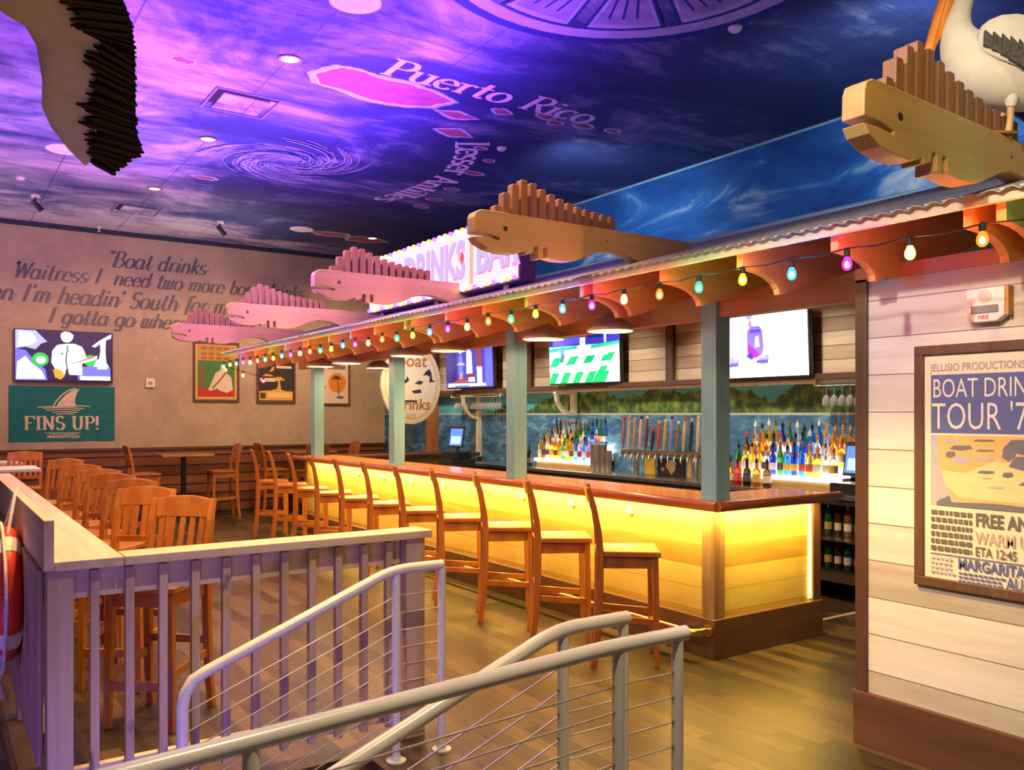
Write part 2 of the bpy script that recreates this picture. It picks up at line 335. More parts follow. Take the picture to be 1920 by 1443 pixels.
class MB:
    def __init__(s): s.v = []; s.f = []; s.mi = []; s.cur = 0
    def add(s, vs, fs):
        b = len(s.v); s.v += [Vector(p) for p in vs]
        for f in fs: s.f.append([b + i for i in f]); s.mi.append(s.cur)
        return s
    def box(s, x0, x1, y0, y1, z0, z1):
        return s.add([(x, y, z) for x in (x0, x1) for y in (y0, y1) for z in (z0, z1)],
                     [(0, 1, 3, 2), (4, 6, 7, 5), (0, 4, 5, 1), (2, 3, 7, 6), (0, 2, 6, 4), (1, 5, 7, 3)])
    def bar(s, p0, p1, wx, wy, up=(0, 0, 1)):
        """a square bar from p0 to p1, wx across and wy along up"""
        p0 = Vector(p0); p1 = Vector(p1); d = (p1 - p0).normalized(); u = Vector(up)
        a = d.cross(u)
        if a.length < 1e-4: a = d.cross(Vector((1, 0, 0)))
        a.normalize(); b2 = a.cross(d).normalized()
        a *= wx / 2; b2 *= wy / 2
        vs = [p + sa * a + sb * b2 for p in (p0, p1) for sa in (-1, 1) for sb in (-1, 1)]
        return s.add(vs, [(0, 1, 3, 2), (4, 6, 7, 5), (0, 4, 5, 1), (2, 3, 7, 6), (0, 2, 6, 4), (1, 5, 7, 3)])
    def sweep(s, path, sizes, axis):
        """rectangular section swept through a path: sizes = [(half across axis, half along axis)]"""
        ax = Vector(axis).normalized(); P = [Vector(p) for p in path]; rings = []
        for i, p in enumerate(P):
            d = (P[min(i + 1, len(P) - 1)] - P[max(i - 1, 0)]).normalized()
            n = d.cross(ax).normalized(); h, k = sizes[i] if isinstance(sizes, list) else sizes
            rings.append([p + n * h + ax * k, p - n * h + ax * k, p - n * h - ax * k, p + n * h - ax * k])
        vs = [q for r in rings for q in r]; fs = []
        for i in range(len(P) - 1):
            for k in range(4):
                fs.append((4 * i + k, 4 * i + (k + 1) % 4, 4 * i + 4 + (k + 1) % 4, 4 * i + 4 + k))
        e = 4 * (len(P) - 1); fs += [(3, 2, 1, 0), (e, e + 1, e + 2, e + 3)]
        return s.add(vs, fs)
    def prism(s, pts, fn, d0, d1):
        """2D outline pts extruded from d0 to d1; fn(a, b, d) -> point"""
        n = len(pts)
        vs = [fn(a, b, d0) for a, b in pts] + [fn(a, b, d1) for a, b in pts]
        fs = [tuple(range(n))[::-1], tuple(range(n, 2 * n))] + [(i, (i + 1) % n, n + (i + 1) % n, n + i) for i in range(n)]
        return s.add(vs, fs)
    def tube(s, path, r, seg=10, caps=True):
        P = [Vector(p) for p in path]; n = len(P); rings = []
        rr = r if isinstance(r, (list, tuple)) else [r] * n
        up = None
        for i, p in enumerate(P):
            d = (P[min(i + 1, n - 1)] - P[max(i - 1, 0)])
            d = d.normalized() if d.length > 1e-9 else Vector((0, 0, 1))
            if up is None:
                up = d.cross(Vector((0, 0, 1)))
                if up.length < 1e-3: up = d.cross(Vector((1, 0, 0)))
            a = (up - d * up.dot(d)).normalized(); up = a; b2 = d.cross(a)
            rings.append([p + (a * math.cos(2 * math.pi * k / seg) + b2 * math.sin(2 * math.pi * k / seg)) * rr[i] for k in range(seg)])
        fs = []
        for i in range(n - 1):
            for k in range(seg):
                fs.append((i * seg + k, i * seg + (k + 1) % seg, (i + 1) * seg + (k + 1) % seg, (i + 1) * seg + k))
        if caps: fs += [tuple(range(seg))[::-1], tuple(range((n - 1) * seg, n * seg))]
        return s.add([q for r_ in rings for q in r_], fs)
    def loft(s, rings, caps=True):
        seg = len(rings[0]); n = len(rings); fs = []
        for i in range(n - 1):
            for k in range(seg):
                fs.append((i * seg + k, i * seg + (k + 1) % seg, (i + 1) * seg + (k + 1) % seg, (i + 1) * seg + k))
        if caps: fs += [tuple(range(seg))[::-1], tuple(range((n - 1) * seg, n * seg))]
        return s.add([q for r_ in rings for q in r_], fs)
    def lathe(s, prof, c=(0, 0, 0), seg=16, axis='z', caps=True):
        c = Vector(c); rings = []
        for r, h in prof:
            ring = []
            for k in range(seg):
                a = 2 * math.pi * k / seg; p = (r * math.cos(a), r * math.sin(a), h)
                if axis == 'x': p = (p[2], p[0], p[1])
                if axis == 'y': p = (p[0], p[2], p[1])
                ring.append(c + Vector(p))
            rings.append(ring)
        return s.loft(rings, caps)
    def mesh_data(s, me, fn):
        b = len(s.v); s.v += [Vector(fn(v.co)) for v in me.vertices]
        for p in me.polygons: s.f.append([b + i for i in p.vertices]); s.mi.append(s.cur)
        return s
    def build(s, name, mats, parent=None, bevel=0.0, smooth=False, world=False, seg=2, subsurf=0):
        if not isinstance(mats, (list, tuple)): mats = [mats]
        off = wloc(parent) if (world and parent is not None) else Vector((0, 0, 0))
        me = bpy.data.meshes.new(name)
        me.from_pydata([tuple(v - off) for v in s.v], [], s.f)
        for m in mats: me.materials.append(m)
        for i, p in enumerate(me.polygons):
            p.material_index = min(s.mi[i], len(mats) - 1); p.use_smooth = smooth
        bm = bmesh.new(); bm.from_mesh(me); bmesh.ops.recalc_face_normals(bm, faces=bm.faces); bm.to_mesh(me); bm.free()
        me.update()
        o = bpy.data.objects.new(name, me); COL.objects.link(o)
        if parent is not None: o.parent = parent
        if bevel:
            md = o.modifiers.new('bevel', 'BEVEL'); md.width = bevel; md.segments = seg; md.limit_method = 'ANGLE'; md.angle_limit = R(40)
        if subsurf:
            md = o.modifiers.new('sub', 'SUBSURF'); md.levels = subsurf; md.render_levels = subsurf
        if smooth and not subsurf:
            me.set_sharp_from_angle(angle=R(38))
        return o

def struct(o): o['kind'] = 'structure'; return o

def kids(o): return [c for c in bpy.data.objects if c.parent == o]
def copy_tree(o, loc=None, rz=None, label=None, parent=None, table=None):
    if table is None:
        table = {}
        for c in bpy.data.objects:
            if c.parent: table.setdefault(c.parent.name, []).append(c)
    c = o.copy(); COL.objects.link(c)
    if parent is not None: c.parent = parent
    if loc is not None: c.location = loc
    if rz is not None: c.rotation_euler = (0, 0, rz)
    if label: c['label'] = label
    for ch in table.get(o.name, []): copy_tree(ch, parent=c, table=table)
    return c

ORD = ['first', 'second', 'third', 'fourth', 'fifth', 'sixth', 'seventh', 'eighth', 'ninth', 'tenth', 'eleventh', 'twelfth', 'thirteenth',
       'fourteenth', 'fifteenth', 'sixteenth', 'seventeenth', 'eighteenth', 'nineteenth', 'twentieth']

# flat artwork on a plane: origin O, right U, up V (unit vectors); layers stacked 0.2 mm apart
class Art:
    def __init__(s, O, U, V, w=1.0, h=1.0, step=0.0002):
        s.O = Vector(O); s.U = Vector(U); s.V = Vector(V); s.N = s.U.cross(s.V); s.w = w; s.h = h; s.n = 0; s.step = step
        s.mb = MB(); s.mats = []
    def P(s, a, b): return s.O + s.U * (a * s.w) + s.V * (b * s.h) + s.N * (s.step * s.n)
    def use(s, m):
        if m not in s.mats: s.mats.append(m)
        s.n += 1 if s.n == 0 or s.mb.cur != s.mats.index(m) else .25
        s.mb.cur = s.mats.index(m)
    def poly(s, m, pts):
        s.use(m); s.mb.add([s.P(a, b) for a, b in pts], [tuple(range(len(pts)))]); return s
    def rect(s, m, a0, b0, a1, b1): return s.poly(m, [(a0, b0), (a1, b0), (a1, b1), (a0, b1)])
    def ell(s, m, a, b, ra, rb, n=28, a0=0, a1=360):
        return s.poly(m, [(a + ra * math.cos(R(a0 + (a1 - a0) * i / n)), b + rb * math.sin(R(a0 + (a1 - a0) * i / n))) for i in range(n + (0 if a1 - a0 == 360 else 1))])
    def ring(s, m, a, b, ra, rb, t, n=40, a0=0, a1=360):
        s.use(m)
        for i in range(n):
            q = [R(a0 + (a1 - a0) * (i + k) / n) for k in (0, 1)]
            s.mb.add([s.P(a + ra * k * math.cos(x), b + rb * k * math.sin(x)) for k, x in ((1, q[0]), (1, q[1]), (1 - t, q[1]), (1 - t, q[0]))], [(0, 1, 2, 3)])
        return s
    def line(s, m, pts, wd, wd1=None):
        s.use(m); ribbon(s.mb, [(a * s.w, b * s.h) for a, b in pts], lambda d: wd, lambda a, b: s.O + s.U * a + s.V * b + s.N * (s.step * s.n)); return s
    def text(s, m, txt, a, b, size, shear=0.0, bold=0.0, align='LEFT', sx=1.0):
        s.use(m); me = text_mesh(txt, size, shear, bold, align)
        s.mb.mesh_data(me, lambda c: s.O + s.U * (a * s.w + c.x * sx) + s.V * (b * s.h + c.y) + s.N * (s.step * s.n))
        bpy.data.meshes.remove(me); return s
    def build(s, name, parent=None, world=True): return s.mb.build(name, s.mats, parent, world=world)

def text_mesh(txt, size, shear=0.0, bold=0.0, align='LEFT'):
    c = bpy.data.curves.new('t', 'FONT'); c.body = txt; c.size = size; c.shear = shear; c.offset = bold; c.align_x = align
    c.resolution_u = 3
    o = bpy.data.objects.new('t', c); COL.objects.link(o)
    dg = bpy.context.evaluated_depsgraph_get(); dg.update()
    me = bpy.data.meshes.new_from_object(o.evaluated_get(dg))
    bpy.data.objects.remove(o); bpy.data.curves.remove(c)
    return me

def ribbon(mb, pts, width, fn):
    n = len(pts); L = []; Rr = []
    for i in range(n):
        x0, y0 = pts[max(i - 1, 0)]; x1, y1 = pts[min(i + 1, n - 1)]
        dx, dy = x1 - x0, y1 - y0; l = math.hypot(dx, dy) or 1e-9
        h = width((dx / l, dy / l)) / 2
        L.append((pts[i][0] - dy / l * h, pts[i][1] + dx / l * h)); Rr.append((pts[i][0] + dy / l * h, pts[i][1] - dx / l * h))
    vs = [fn(a, b) for a, b in L] + [fn(a, b) for a, b in Rr]
    mb.add(vs, [(i, i + 1, n + i + 1, n + i) for i in range(n - 1)])

# a small pen-stroke alphabet (roman with serifs, or slanted script)
def arc(cx, cy, rx, ry, a0, a1, n=12): return [(cx + rx * math.cos(R(a0 + (a1 - a0) * i / n)), cy + ry * math.sin(R(a0 + (a1 - a0) * i / n))) for i in range(n + 1)]
GL = {
 'a': (.68, [arc(.28, .31, .24, .31, 35, 325), [(.52, .62), (.52, .12), (.6, .0), (.68, .05)]], []),
 'b': (.62, [[(.14, 1), (.14, .05)], arc(.34, .3, .22, .3, 150, -170)], []),
 'c': (.55, [arc(.3, .31, .25, .31, 45, 315)], []),
 'd': (.68, [arc(.28, .31, .24, .31, 35, 325), [(.52, 1), (.52, .1), (.6, 0)]], [(.46, 1)]),
 'e': (.6, [[(.06, .34), (.54, .34)] + arc(.3, .31, .25, .31, 6, 320)], []),
 'f': (.42, [arc(.38, .82, .16, .18, 40, 180) + [(.22, -.2)], [(.04, .6), (.42, .6)]], []),
 'g': (.66, [arc(.28, .31, .24, .31, 35, 325), [(.52, .62), (.52, -.1)] + arc(.32, -.1, .2, .2, 0, -150)], []),
 'h': (.68, [[(.14, 0), (.14, 1)], arc(.34, .4, .2, .21, 180, 0) + [(.54, .05), (.62, 0)]], []),
 'i': (.34, [[(.16, .62), (.16, .08), (.2, 0)], [(.16, .8), (.17, .9)]], [(.1, .62), (.16, 0)]),
 'k': (.6, [[(.14, 0), (.14, 1)], [(.5, .62), (.16, .3)], [(.26, .38), (.55, 0)]], []),
 'l': (.34, [[(.16, 1), (.16, .08), (.2, 0)]], [(.1, 1), (.16, 0)]),
 'm': (.98, [[(.14, 0), (.14, .62)], arc(.31, .42, .17, .19, 180, 0) + [(.48, 0)], arc(.65, .42, .17, .19, 180, 0) + [(.82, .05), (.9, 0)]], []),
 'n': (.68, [[(.14, 0), (.14, .62)], arc(.34, .4, .2, .21, 180, 0) + [(.54, .05), (.62, 0)]], [(.14, 0), (.54, 0), (.1, .62)]),
 'o': (.64, [arc(.31, .31, .26, .31, 0, 360, 20)], []),
 'r': (.5, [[(.16, 0), (.16, .62)], arc(.33, .42, .17, .19, 180, 45)], [(.16, 0), (.1, .62)]),
 's': (.52, [arc(.26, .46, .18, .16, 35, 270) + arc(.26, .15, .2, .15, 90, -140)], []),
 't': (.46, [[(.2, .9), (.2, .1)] + arc(.3, .1, .1, .1, 180, 330), [(.03, .62), (.42, .62)]], []),
 'u': (.7, [[(.12, .62), (.12, .22)] + arc(.32, .22, .2, .22, 180, 360), [(.52, .62), (.52, .1), (.6, 0)]], [(.07, .62), (.47, .62), (.57, 0)]),
 'w': (.8, [[(.08, .62), (.08, .2)] + arc(.22, .2, .14, .2, 180, 360) + [(.36, .62)], [(.36, .25)] + arc(.5, .2, .14, .2, 180, 360) + [(.64, .5), (.74, .62)]], []),
 'y': (.66, [[(.12, .62), (.12, .22)] + arc(.32, .22, .2, .22, 180, 360), [(.52, .62), (.52, -.1)] + arc(.32, -.1, .2, .2, 0, -150)], []),
 'A': (.8, [[(.04, 0), (.4, 1)], [(.4, 1), (.76, 0)], [(.2, .36), (.6, .36)]], [(.06, 0), (.74, 0)]),
 'B': (.8, [[(.16, 0), (.16, 1)], [(.1, 1)] + arc(.38, .76, .24, .24, 90, -90) + [(.16, .52)], [(.16, .52)] + arc(.42, .26, .3, .26, 90, -90) + [(.06, 0)]], []),
 'F': (.74, [[(.2, 0), (.2, 1)], [(.1, .97), (.7, .97), (.7, .8)], [(.2, .52), (.54, .52)]], [(.2, 0), (.16, 1)]),
 'I': (.44, [[(.22, 0), (.22, 1)]], [(.22, 0), (.22, 1)]),
 'J': (.5, [[(.34, 1), (.34, .2)] + arc(.2, .2, .14, .2, 0, -150), [(.06, .9), (.2, 1), (.5, .97)]], []),
 'L': (.66, [[(.2, 1), (.2, .03), (.6, .03), (.6, .2)]], [(.2, 1), (.16, 0)]),
 'N': (.86, [[(.18, 0), (.18, 1)], [(.14, 1), (.68, 0)], [(.68, 0), (.68, 1)]], [(.16, 0), (.1, 1), (.7, 1)]),
 'P': (.72, [[(.2, 0), (.2, 1)], [(.1, .97)] + arc(.42, .74, .24, .24, 90, -90) + [(.2, .5)]], [(.2, 0), (.16, 1)]),
 'R': (.82, [[(.2, 0), (.2, 1)], [(.1, .97)] + arc(.42, .74, .24, .24, 90, -90) + [(.2, .5)], [(.4, .5), (.68, .04), (.82, .0)]], [(.2, 0), (.16, 1)]),
 'S': (.66, [arc(.33, .75, .22, .23, 25, 270) + arc(.33, .26, .25, .26, 90, -155)], []),
 'U': (.84, [[(.18, 1), (.18, .3)] + arc(.42, .3, .24, .3, 180, 360) + [(.66, 1)]], [(.18, 1), (.66, 1)]),
 'W': (1.0, [[(-.08, .86), (.0, .98), (.05, 1), (.24, 0)], [(.24, 0), (.47, .95)], [(.47, .95), (.7, 0)], [(.7, 0), (.88, .9), (.98, 1)]], []),
 '!': (.36, [[(.18, 1), (.18, .3)], [(.18, .12), (.18, 0)]], []),
 "'": (.2, [[(.1, 1), (.06, .8)]], []), '"': (.34, [[(.08, 1), (.04, .82)], [(.24, 1), (.2, .82)]], []),
 ' ': (.42, [], []),
}
def pen_text(art, m, txt, a, b, size, thick=.15, thin=.05, shear=0.0, serif=True, sx=1.0, track=0.0, curve=None, up=1.0):
    """a, b in metres along U and V; returns the end position"""
    art.use(m); x = 0.0
    for ch in txt:
        wd, strokes, ser = GL[ch]
        def fn(px, py, x=x):
            u = (x + px * sx + py * shear) * size; v = py * size * up
            if curve: u, v = curve(u, v)
            return art.O + art.U * (a + u) + art.V * (b + v) + art.N * (art.step * art.n)
        wf = lambda d: (thin + (thick - thin) * abs(d[1]) ** 1.2)
        for st in strokes: art.n += .3; ribbon(art.mb, st, wf, fn)
        if serif:
            for (sxx, sy) in ser:
                art.n += .3
                yy = sy + (0.028 if sy < .1 else -0.028); l = .15 if sy < .9 or sy > .9 else .12
                ribbon(art.mb, [(sxx - l, yy), (sxx + l, yy)], lambda d: .06, fn)
        if not serif and ch.islower():                  # joined-up hand: a thin stroke on to the next letter
            art.n += .3; ribbon(art.mb, [(wd - .14, .03), (wd - .03, .05), (wd + .08, .30), (wd + .12, .42)], lambda d: .045, fn)
        x += wd * sx + track
    return a + x * size

# ================================================================ the setting
SL = .293; EX = 3.48; EZ = 2.55                # canopy slope, eave position and eave height
deck = lambda x: EZ + SL * (x - EX)
CZ = 4.72                                   # ceiling height
Ux, Uy, Uz = Vector((1, 0, 0)), Vector((0, 1, 0)), Vector((0, 0, 1))
fl = MB()
fl.box(-4.5, 9.0, 3.95, 15.4, -0.06, 0.0)
fl.box(1.80, 9.0, -1.5, 3.95, -0.06, 0.0)
struct(fl.build('floor', FLOORM))
lo = MB(); lo.box(-4.5, 1.80, -1.5, 3.95, -0.44, -0.38)
struct(lo.build('floor_entry', FLOORM))
st = MB(); st.box(-4.5, 1.80, 3.90, 3.95, -0.38, -0.06); st.box(1.80, 1.84, -1.5, 3.90, -0.38, -0.061)
struct(st.build('trim_1', DARKW))
sp_ = MB(); sp_.box(1.42, 1.80, 2.44, 3.72, -0.379, -0.19)
struct(sp_.build('entry_step', DARKW))
rp = MB(); rp.prism([(1.80, 0.0), (1.80, -0.375), (-2.0, -0.375), (-2.0, -0.17)], lambda a, b, d: (a, d, b - 0.001), 0.9, 2.28)
struct(rp.build('entry_ramp', M('grey_ramp', (0.12, 0.11, 0.10), 0.7)))
bh = MB(); bh.box(4.95, 6.75, 4.35, 4.39, 0.0, 0.012)
struct(bh.build('trim_2', M('pale_threshold', (0.55, 0.48, 0.36), 0.5)))

cl = MB(); cl.box(-4.5, 7.65, -1.5, 15.3, CZ, CZ + 0.08)
ceil = struct(cl.build('ceiling', CEIL))
wf = MB(); wf.box(-4.5, 9.0, 15.3, 15.42, 0, CZ + 0.08)
far = struct(wf.build('wall_far', BEIGE))
wb = MB(); wb.box(7.40, 7.55, 2.62, 15.3, 0, 3.66)
back = struct(wb.build('wall_back', MURAL))
wu = MB(); wu.box(7.65, 7.77, -1.5, 15.3, 3.70, CZ + 0.08)
upper = struct(wu.build('wall_upper', BLUEW))
crv = MB(); crv.tube([(7.64, y, CZ - 0.012) for y in (0.0, 5, 10, 15.28)], 0.016, 8)
struct(crv.build('trim_3', M('pale_blue_bead', (0.30, 0.52, 0.68), 0.5)))
ct = MB(); ct.box(-4.5, 7.4, 15.24, 15.3, CZ - 0.07, CZ)
struct(ct.build('trim_4', M('dark_navy_trim', (0.015, 0.02, 0.06), 0.6)))

# wainscot of dark boards along the far wall
ws = MB(); ws.box(-4.5, 7.38, 15.26, 15.30, 0.0, 1.11)
wains = struct(ws.build('wainscot', WAINS))
wc = MB(); wc.box(-4.5, 7.38, 15.225, 15.30, 1.11, 1.15)
struct(wc.build('trim_5', WOOD('wainscot_cap', (0.06, 0.022, 0.01), (0.12, 0.045, 0.02), 'x')))

# poster wall on the right
pw = MB(); pw.box(4.0, 4.12, -1.4, 2.60, 0.0, 2.385)
struct(pw.build('wall_right', WALLPLANK))
pe = MB(); pe.box(4.12, 7.40, 2.50, 2.62, 0.0, 2.36)
struct(pe.build('wall_end', M('dark_end_wall', (0.10, 0.06, 0.04), 0.6)))
cp = MB(); cp.box(3.985, 4.14, 2.60, 2.668, 0.27, 2.40)
struct(cp.build('trim_6', DARKW, bevel=0.003))
tb = MB(); tb.box(3.985, 4.13, -1.4, 2.668, 2.385, 2.455)
struct(tb.build('trim_7', BEAMW))
bb = MB(); bb.box(3.97, 4.14, -1.4, 2.67, 0.0, 0.27)
struct(bb.build('baseboard_right', BASEW, bevel=0.003))

# plank wall above the mural, with dark uprights and shelf rail
bp = MB(); bp.box(7.36, 7.40, 4.2, 13.2, 2.105, 3.40)
struct(bp.build('wall_back_boards', BACKPLANK))
sr = MB(); sr.box(7.22, 7.40, 4.2, 13.25, 2.05, 2.105)
struct(sr.build('trim_8', DARKWY))
for n, y in enumerate((4.5, 7.38, 10.28, 13.1)):
    u = MB(); u.box(7.31, 7.36, y - 0.06, y + 0.06, 2.105, 3.38)
    struct(u.build('trim_%d' % (9 + n), DARKW))
lr = MB(); lr.box(7.335, 7.40, 4.3, 13.2, 2.012, 2.05)
struct(lr.build('trim_13', CREAMW))
op = MB(); op.box(7.25, 7.40, 13.14, 13.32, 0.0, 2.05)
struct(op.build('trim_14', ORANGEW))

# ---------------------------------------------------------------- ceiling artwork
def ceil_art(): return Art((0, 0, CZ - 0.0015), Ux, -Uy)
LETTER = M('pale_ceiling_lettering', (0.80, 0.70, 0.72), 0.7)
a = ceil_art()
pen_text(a, LETTER, 'Puerto Rico', 3.27, -6.90, 0.375, thick=.17, thin=.06, track=.0, sx=.98)
struct(tag(a.build('lettering', ceil), label='pale serif words Puerto Rico painted on the ceiling'))
a = ceil_art()
pts = [(4.80, 8.15), (5.02, 8.50), (5.17, 8.85), (5.27, 9.25), (5.30, 9.65), (5.29, 10.05), (5.24, 10.45), (5.15, 10.85), (5.02, 11.2)]
def on_arc(t):
    t *= len(pts) - 1; i = min(int(t), len(pts) - 2); f = t - i
    p = Vector(pts[i]).lerp(Vector(pts[i + 1]), f); d = (Vector(pts[i + 1]) - Vector(pts[i])).normalized(); return p, d
def arc_curve(u, v):
    p, d = on_arc(min(max(u / 3.3, 0), 1)); q = p + Vector((-d.y, d.x)) * -v
    return (q.x, -q.y)
pen_text(a, LETTER, 'Lesser Antilles', 0, 0, 0.38, thick=.20, thin=.09, curve=arc_curve)
struct(tag(a.build('lettering', ceil), label='pale curved words Lesser Antilles painted on the ceiling'))

HALO = M('cyan_halo_paint', (0.30, 0.52, 0.62), 0.7); SAND = M('pink_sand_paint', (0.34, 0.10, 0.15), 0.7, var=0.25, scale=7)
def island(pts, cx=None):
    b = ceil_art()
    mx = sum(p[0] for p in pts) / len(pts); my = sum(p[1] for p in pts) / len(pts)
    sub = []
    for i in range(len(pts)):                                    # rough coastline
        p, q = pts[i], pts[(i + 1) % len(pts)]
        for k in range(5):
            f = k / 5; j = 0.012 * random.uniform(-1, 1) * (k > 0)
            sub.append((p[0] + (q[0] - p[0]) * f + j, p[1] + (q[1] - p[1]) * f + j))
    def grow(g): return [(mx + (x - mx) + g * (x - mx) / (math.hypot(x - mx, y - my) + 1e-6), -(my + (y - my) + g * (y - my) / (math.hypot(x - mx, y - my) + 1e-6))) for x, y in sub]
    s_ = min(0.08, 0.02 + 0.1 * max(abs(x - mx) for x, _ in pts))
    b.poly(HALO, grow(s_)); b.poly(LETTER, grow(s_ * 0.35)); b.poly(SAND, grow(0))
    struct(b.build('painted_island', ceil))
island([(2.83, 7.24), (2.95, 6.98), (3.15, 6.95), (3.32, 7.0), (3.6, 6.98), (3.9, 7.02), (4.16, 7.12), (4.05, 7.36), (3.8, 7.48), (3.5, 7.52), (3.2, 7.44), (2.95, 7.42)])
island([(4.15, 7.42), (4.36, 7.34), (4.62, 7.40), (4.4, 7.52)])
island([(4.60, 7.08), (4.70, 7.02), (4.82, 7.08), (4.70, 7.16)])
island([(4.42, 7.92), (4.62, 7.78), (4.86, 7.92), (4.66, 8.02)])
for (x, y, r) in ((5.15, 6.95, .10), (5.35, 7.05, .07), (5.65, 6.95, .08), (6.0, 6.9, .07), (5.15, 8.2, .06), (5.5, 8.55, .06), (5.62, 9.1, .11), (5.78, 9.9, .09), (5.85, 10.5, .09), (5.9, 11.0, .10), (1.79, 7.59, .09), (2.9, 11.2, .10), (5.6, 13.5, .25), (6.2, 13.6, .3)):
    island([(x + r * math.cos(t) * random.uniform(.7, 1.3) * 1.3, y + r * math.sin(t) * random.uniform(.6, 1.2) * .8) for t in [k * 1.047 for k in range(6)]])
# painted hurricane swirl
b = ceil_art(); SW = M('pale_violet_swirl', (0.34, 0.34, 0.50), 0.7); SWB = M('blue_swirl', (0.02, 0.05, 0.24), 0.7)
for k in range(70):
    a0 = random.uniform(0, 360); r0 = random.uniform(.12, .35); n = 14; r1 = random.uniform(.45, 1.02); sw = random.uniform(90, 190)
    ptsw = [(3.52 + (r0 + (r1 - r0) * i / n) * math.cos(R(a0 + sw * i / n)), -9.95 + (r0 + (r1 - r0) * i / n) * .92 * math.sin(R(a0 + sw * i / n))) for i in range(n + 1)]
    b.line(SW if k % 3 else SWB, ptsw, random.uniform(.008, .022))
struct(b.build('painted_hurricane', ceil))
# painted lime slice
b = ceil_art(); cx, cy = 3.78, -4.06
LP1 = M('lime_pith_paint', (0.42, 0.40, 0.55), 0.7); LP2 = M('lime_flesh_paint', (0.30, 0.27, 0.42), 0.7, var=0.25, scale=5); LP3 = M('navy_outline_paint', (0.012, 0.03, 0.19), 0.7)
b.ring(LP3, cx, cy, 1.46, 1.46, .07, a0=150, a1=420); b.ring(LP1, cx, cy, 1.37, 1.37, .10)
for k in range(10):
    am = 18 + 36 * k
    seg = lambda r0, r1, da: [(cx + r0 * math.cos(R(am)), cy + r0 * math.sin(R(am)))] + [(cx + r1 * math.cos(R(am + t)), cy + r1 * math.sin(R(am + t))) for t in (-da, -da * .93, -da / 2, 0, da / 2, da * .93, da)]
    b.poly(LP3, seg(.14, 1.21, 15.5)); b.poly(LP1, seg(.2, 1.18, 14)); b.poly(LP2, seg(.3, 1.12, 12.5))
    for t in (-7, -1, 5): b.line(LP3, [(cx + r * math.cos(R(am + t)), cy + r * math.sin(R(am + t))) for r in (.5, .8, 1.02)], .02)
struct(b.build('painted_lime_slice', ceil))

# ---------------------------------------------------------------- ceiling fixtures
DLM = EMIT('downlight_lens', (1.0, 0.72, 0.42), 6.0)
DL = [(2.526, 7.05, 'nearest the painted island'), (2.516, 9.6, 'left of the painted hurricane'), (2.48, 12.1, 'nearest the far wall'), (6.25, 13.4, 'above the bar end near the marquee sign')]
for x, y, wh in DL:
    t = thing('downlight', 'small lit round recessed ceiling light ' + wh, 'ceiling light', (x, y, CZ), group='recessed ceiling lights')
    MB().lathe([(0.085, 0.0), (0.10, -0.006), (0.10, -0.012), (0.078, -0.014), (0.072, 0.0)], seg=24).build('trim_ring', M('bronze_ring', (0.35, 0.25, 0.16), 0.4, 0.4), t, smooth=True)
    MB().lathe([(0.071, -0.004), (0.05, -0.010), (0.001, -0.012)], seg=24).build('lens', DLM, t, smooth=True)
SPK = M('pink_lit_white_grille', (0.72, 0.66, 0.66), 0.6)  # pink light on the white grille is put into its colour
for x, y, r, wh in ((2.57, 5.80, 0.19, 'at the top edge of the ceiling view'), (1.262, 10.9, 0.19, 'partly hidden behind the hanging bird wing'), (5.0, 13.4, 0.19, 'near the far wall above the fish fins')):
    t = thing('ceiling_speaker', 'flat round white ceiling speaker ' + wh, 'speaker', (x, y, CZ), group='ceiling speakers')
    MB().lathe([(r, 0.0), (r, -0.008), (r * .94, -0.014), (r * .93, -0.008)], seg=32).build('rim', WHITEP, t, smooth=True)
    MB().lathe([(r * .93, -0.006), (r * .5, -0.012), (0.001, -0.014)], seg=32).build('grille', SPK, t, smooth=True)
for k, (x, y, wh) in enumerate(((5.19, 4.52, 'in the dark blue sky at upper right'), (0.95, 12.5, 'near the left end of the far wall'), (5.35, 8.05, 'beside the curved ceiling lettering'))):
    t = thing('smoke_detector', 'small white round detector ' + wh, 'detector', (x, y, CZ), group='ceiling detectors')
    MB().lathe([(0.055, 0), (0.055, -0.012), (0.04, -0.03), (0.001, -0.034)], seg=20).build('housing', WHITEP, t, smooth=True)
for (x, y, wh) in ((2.49, 8.32, 'in the purple part of the sky'), (2.52, 13.5, 'nearer the far wall')):
    t = thing('air_diffuser', 'square painted air diffuser ' + wh, 'vent', (x, y, CZ), group='ceiling air diffusers')
    fr = MB(); h = 0.30
    for sx in (-1, 1): fr.box(sx * h - .012, sx * h + .012, -h, h, -0.012, 0.0); fr.box(-h, h, sx * h - .012, sx * h + .012, -0.0121, 0.0)
    fr.build('frame', M('painted_purple_frame', (0.20, 0.18, 0.32), 0.6), t)
    pl = MB(); pl.box(-.22, .22, -.22, .22, -0.022, -0.010); pl.build('plaque', CEIL, t)
    gp = MB()
    gp.box(-.285, .285, -.285, -.225, -0.006, -0.001); gp.box(-.285, -.225, -.225, .12, -0.0061, -0.001)
    gp.build('air_gap', M('diffuser_gap', (0.006, 0.005, 0.008), 0.8), t)
for (x, y, wh) in ((1.2, 13.4, 'left of the lyrics'), (3.75, 13.6, 'right above the lyrics')):
    t = thing('track_spotlight', 'small dark spotlight under the ceiling ' + wh, 'spotlight', (x, y, CZ), group='ceiling spotlights')
    MB().lathe([(0.06, 0), (0.06, -0.03), (0.001, -0.032)], seg=16).build('canopy_plate', WHITEP, t)
    MB().tube([(0, 0, -.03), (0, 0, -.12)], .010, 8).build('stem', BLACK, t)
    MB().tube([(-.04, .0, -.08), (.03, .015, -.14), (.08, .02, -.20)], [.030, .034, .038], 14).build('lamp_head', BLACK, t, smooth=True)
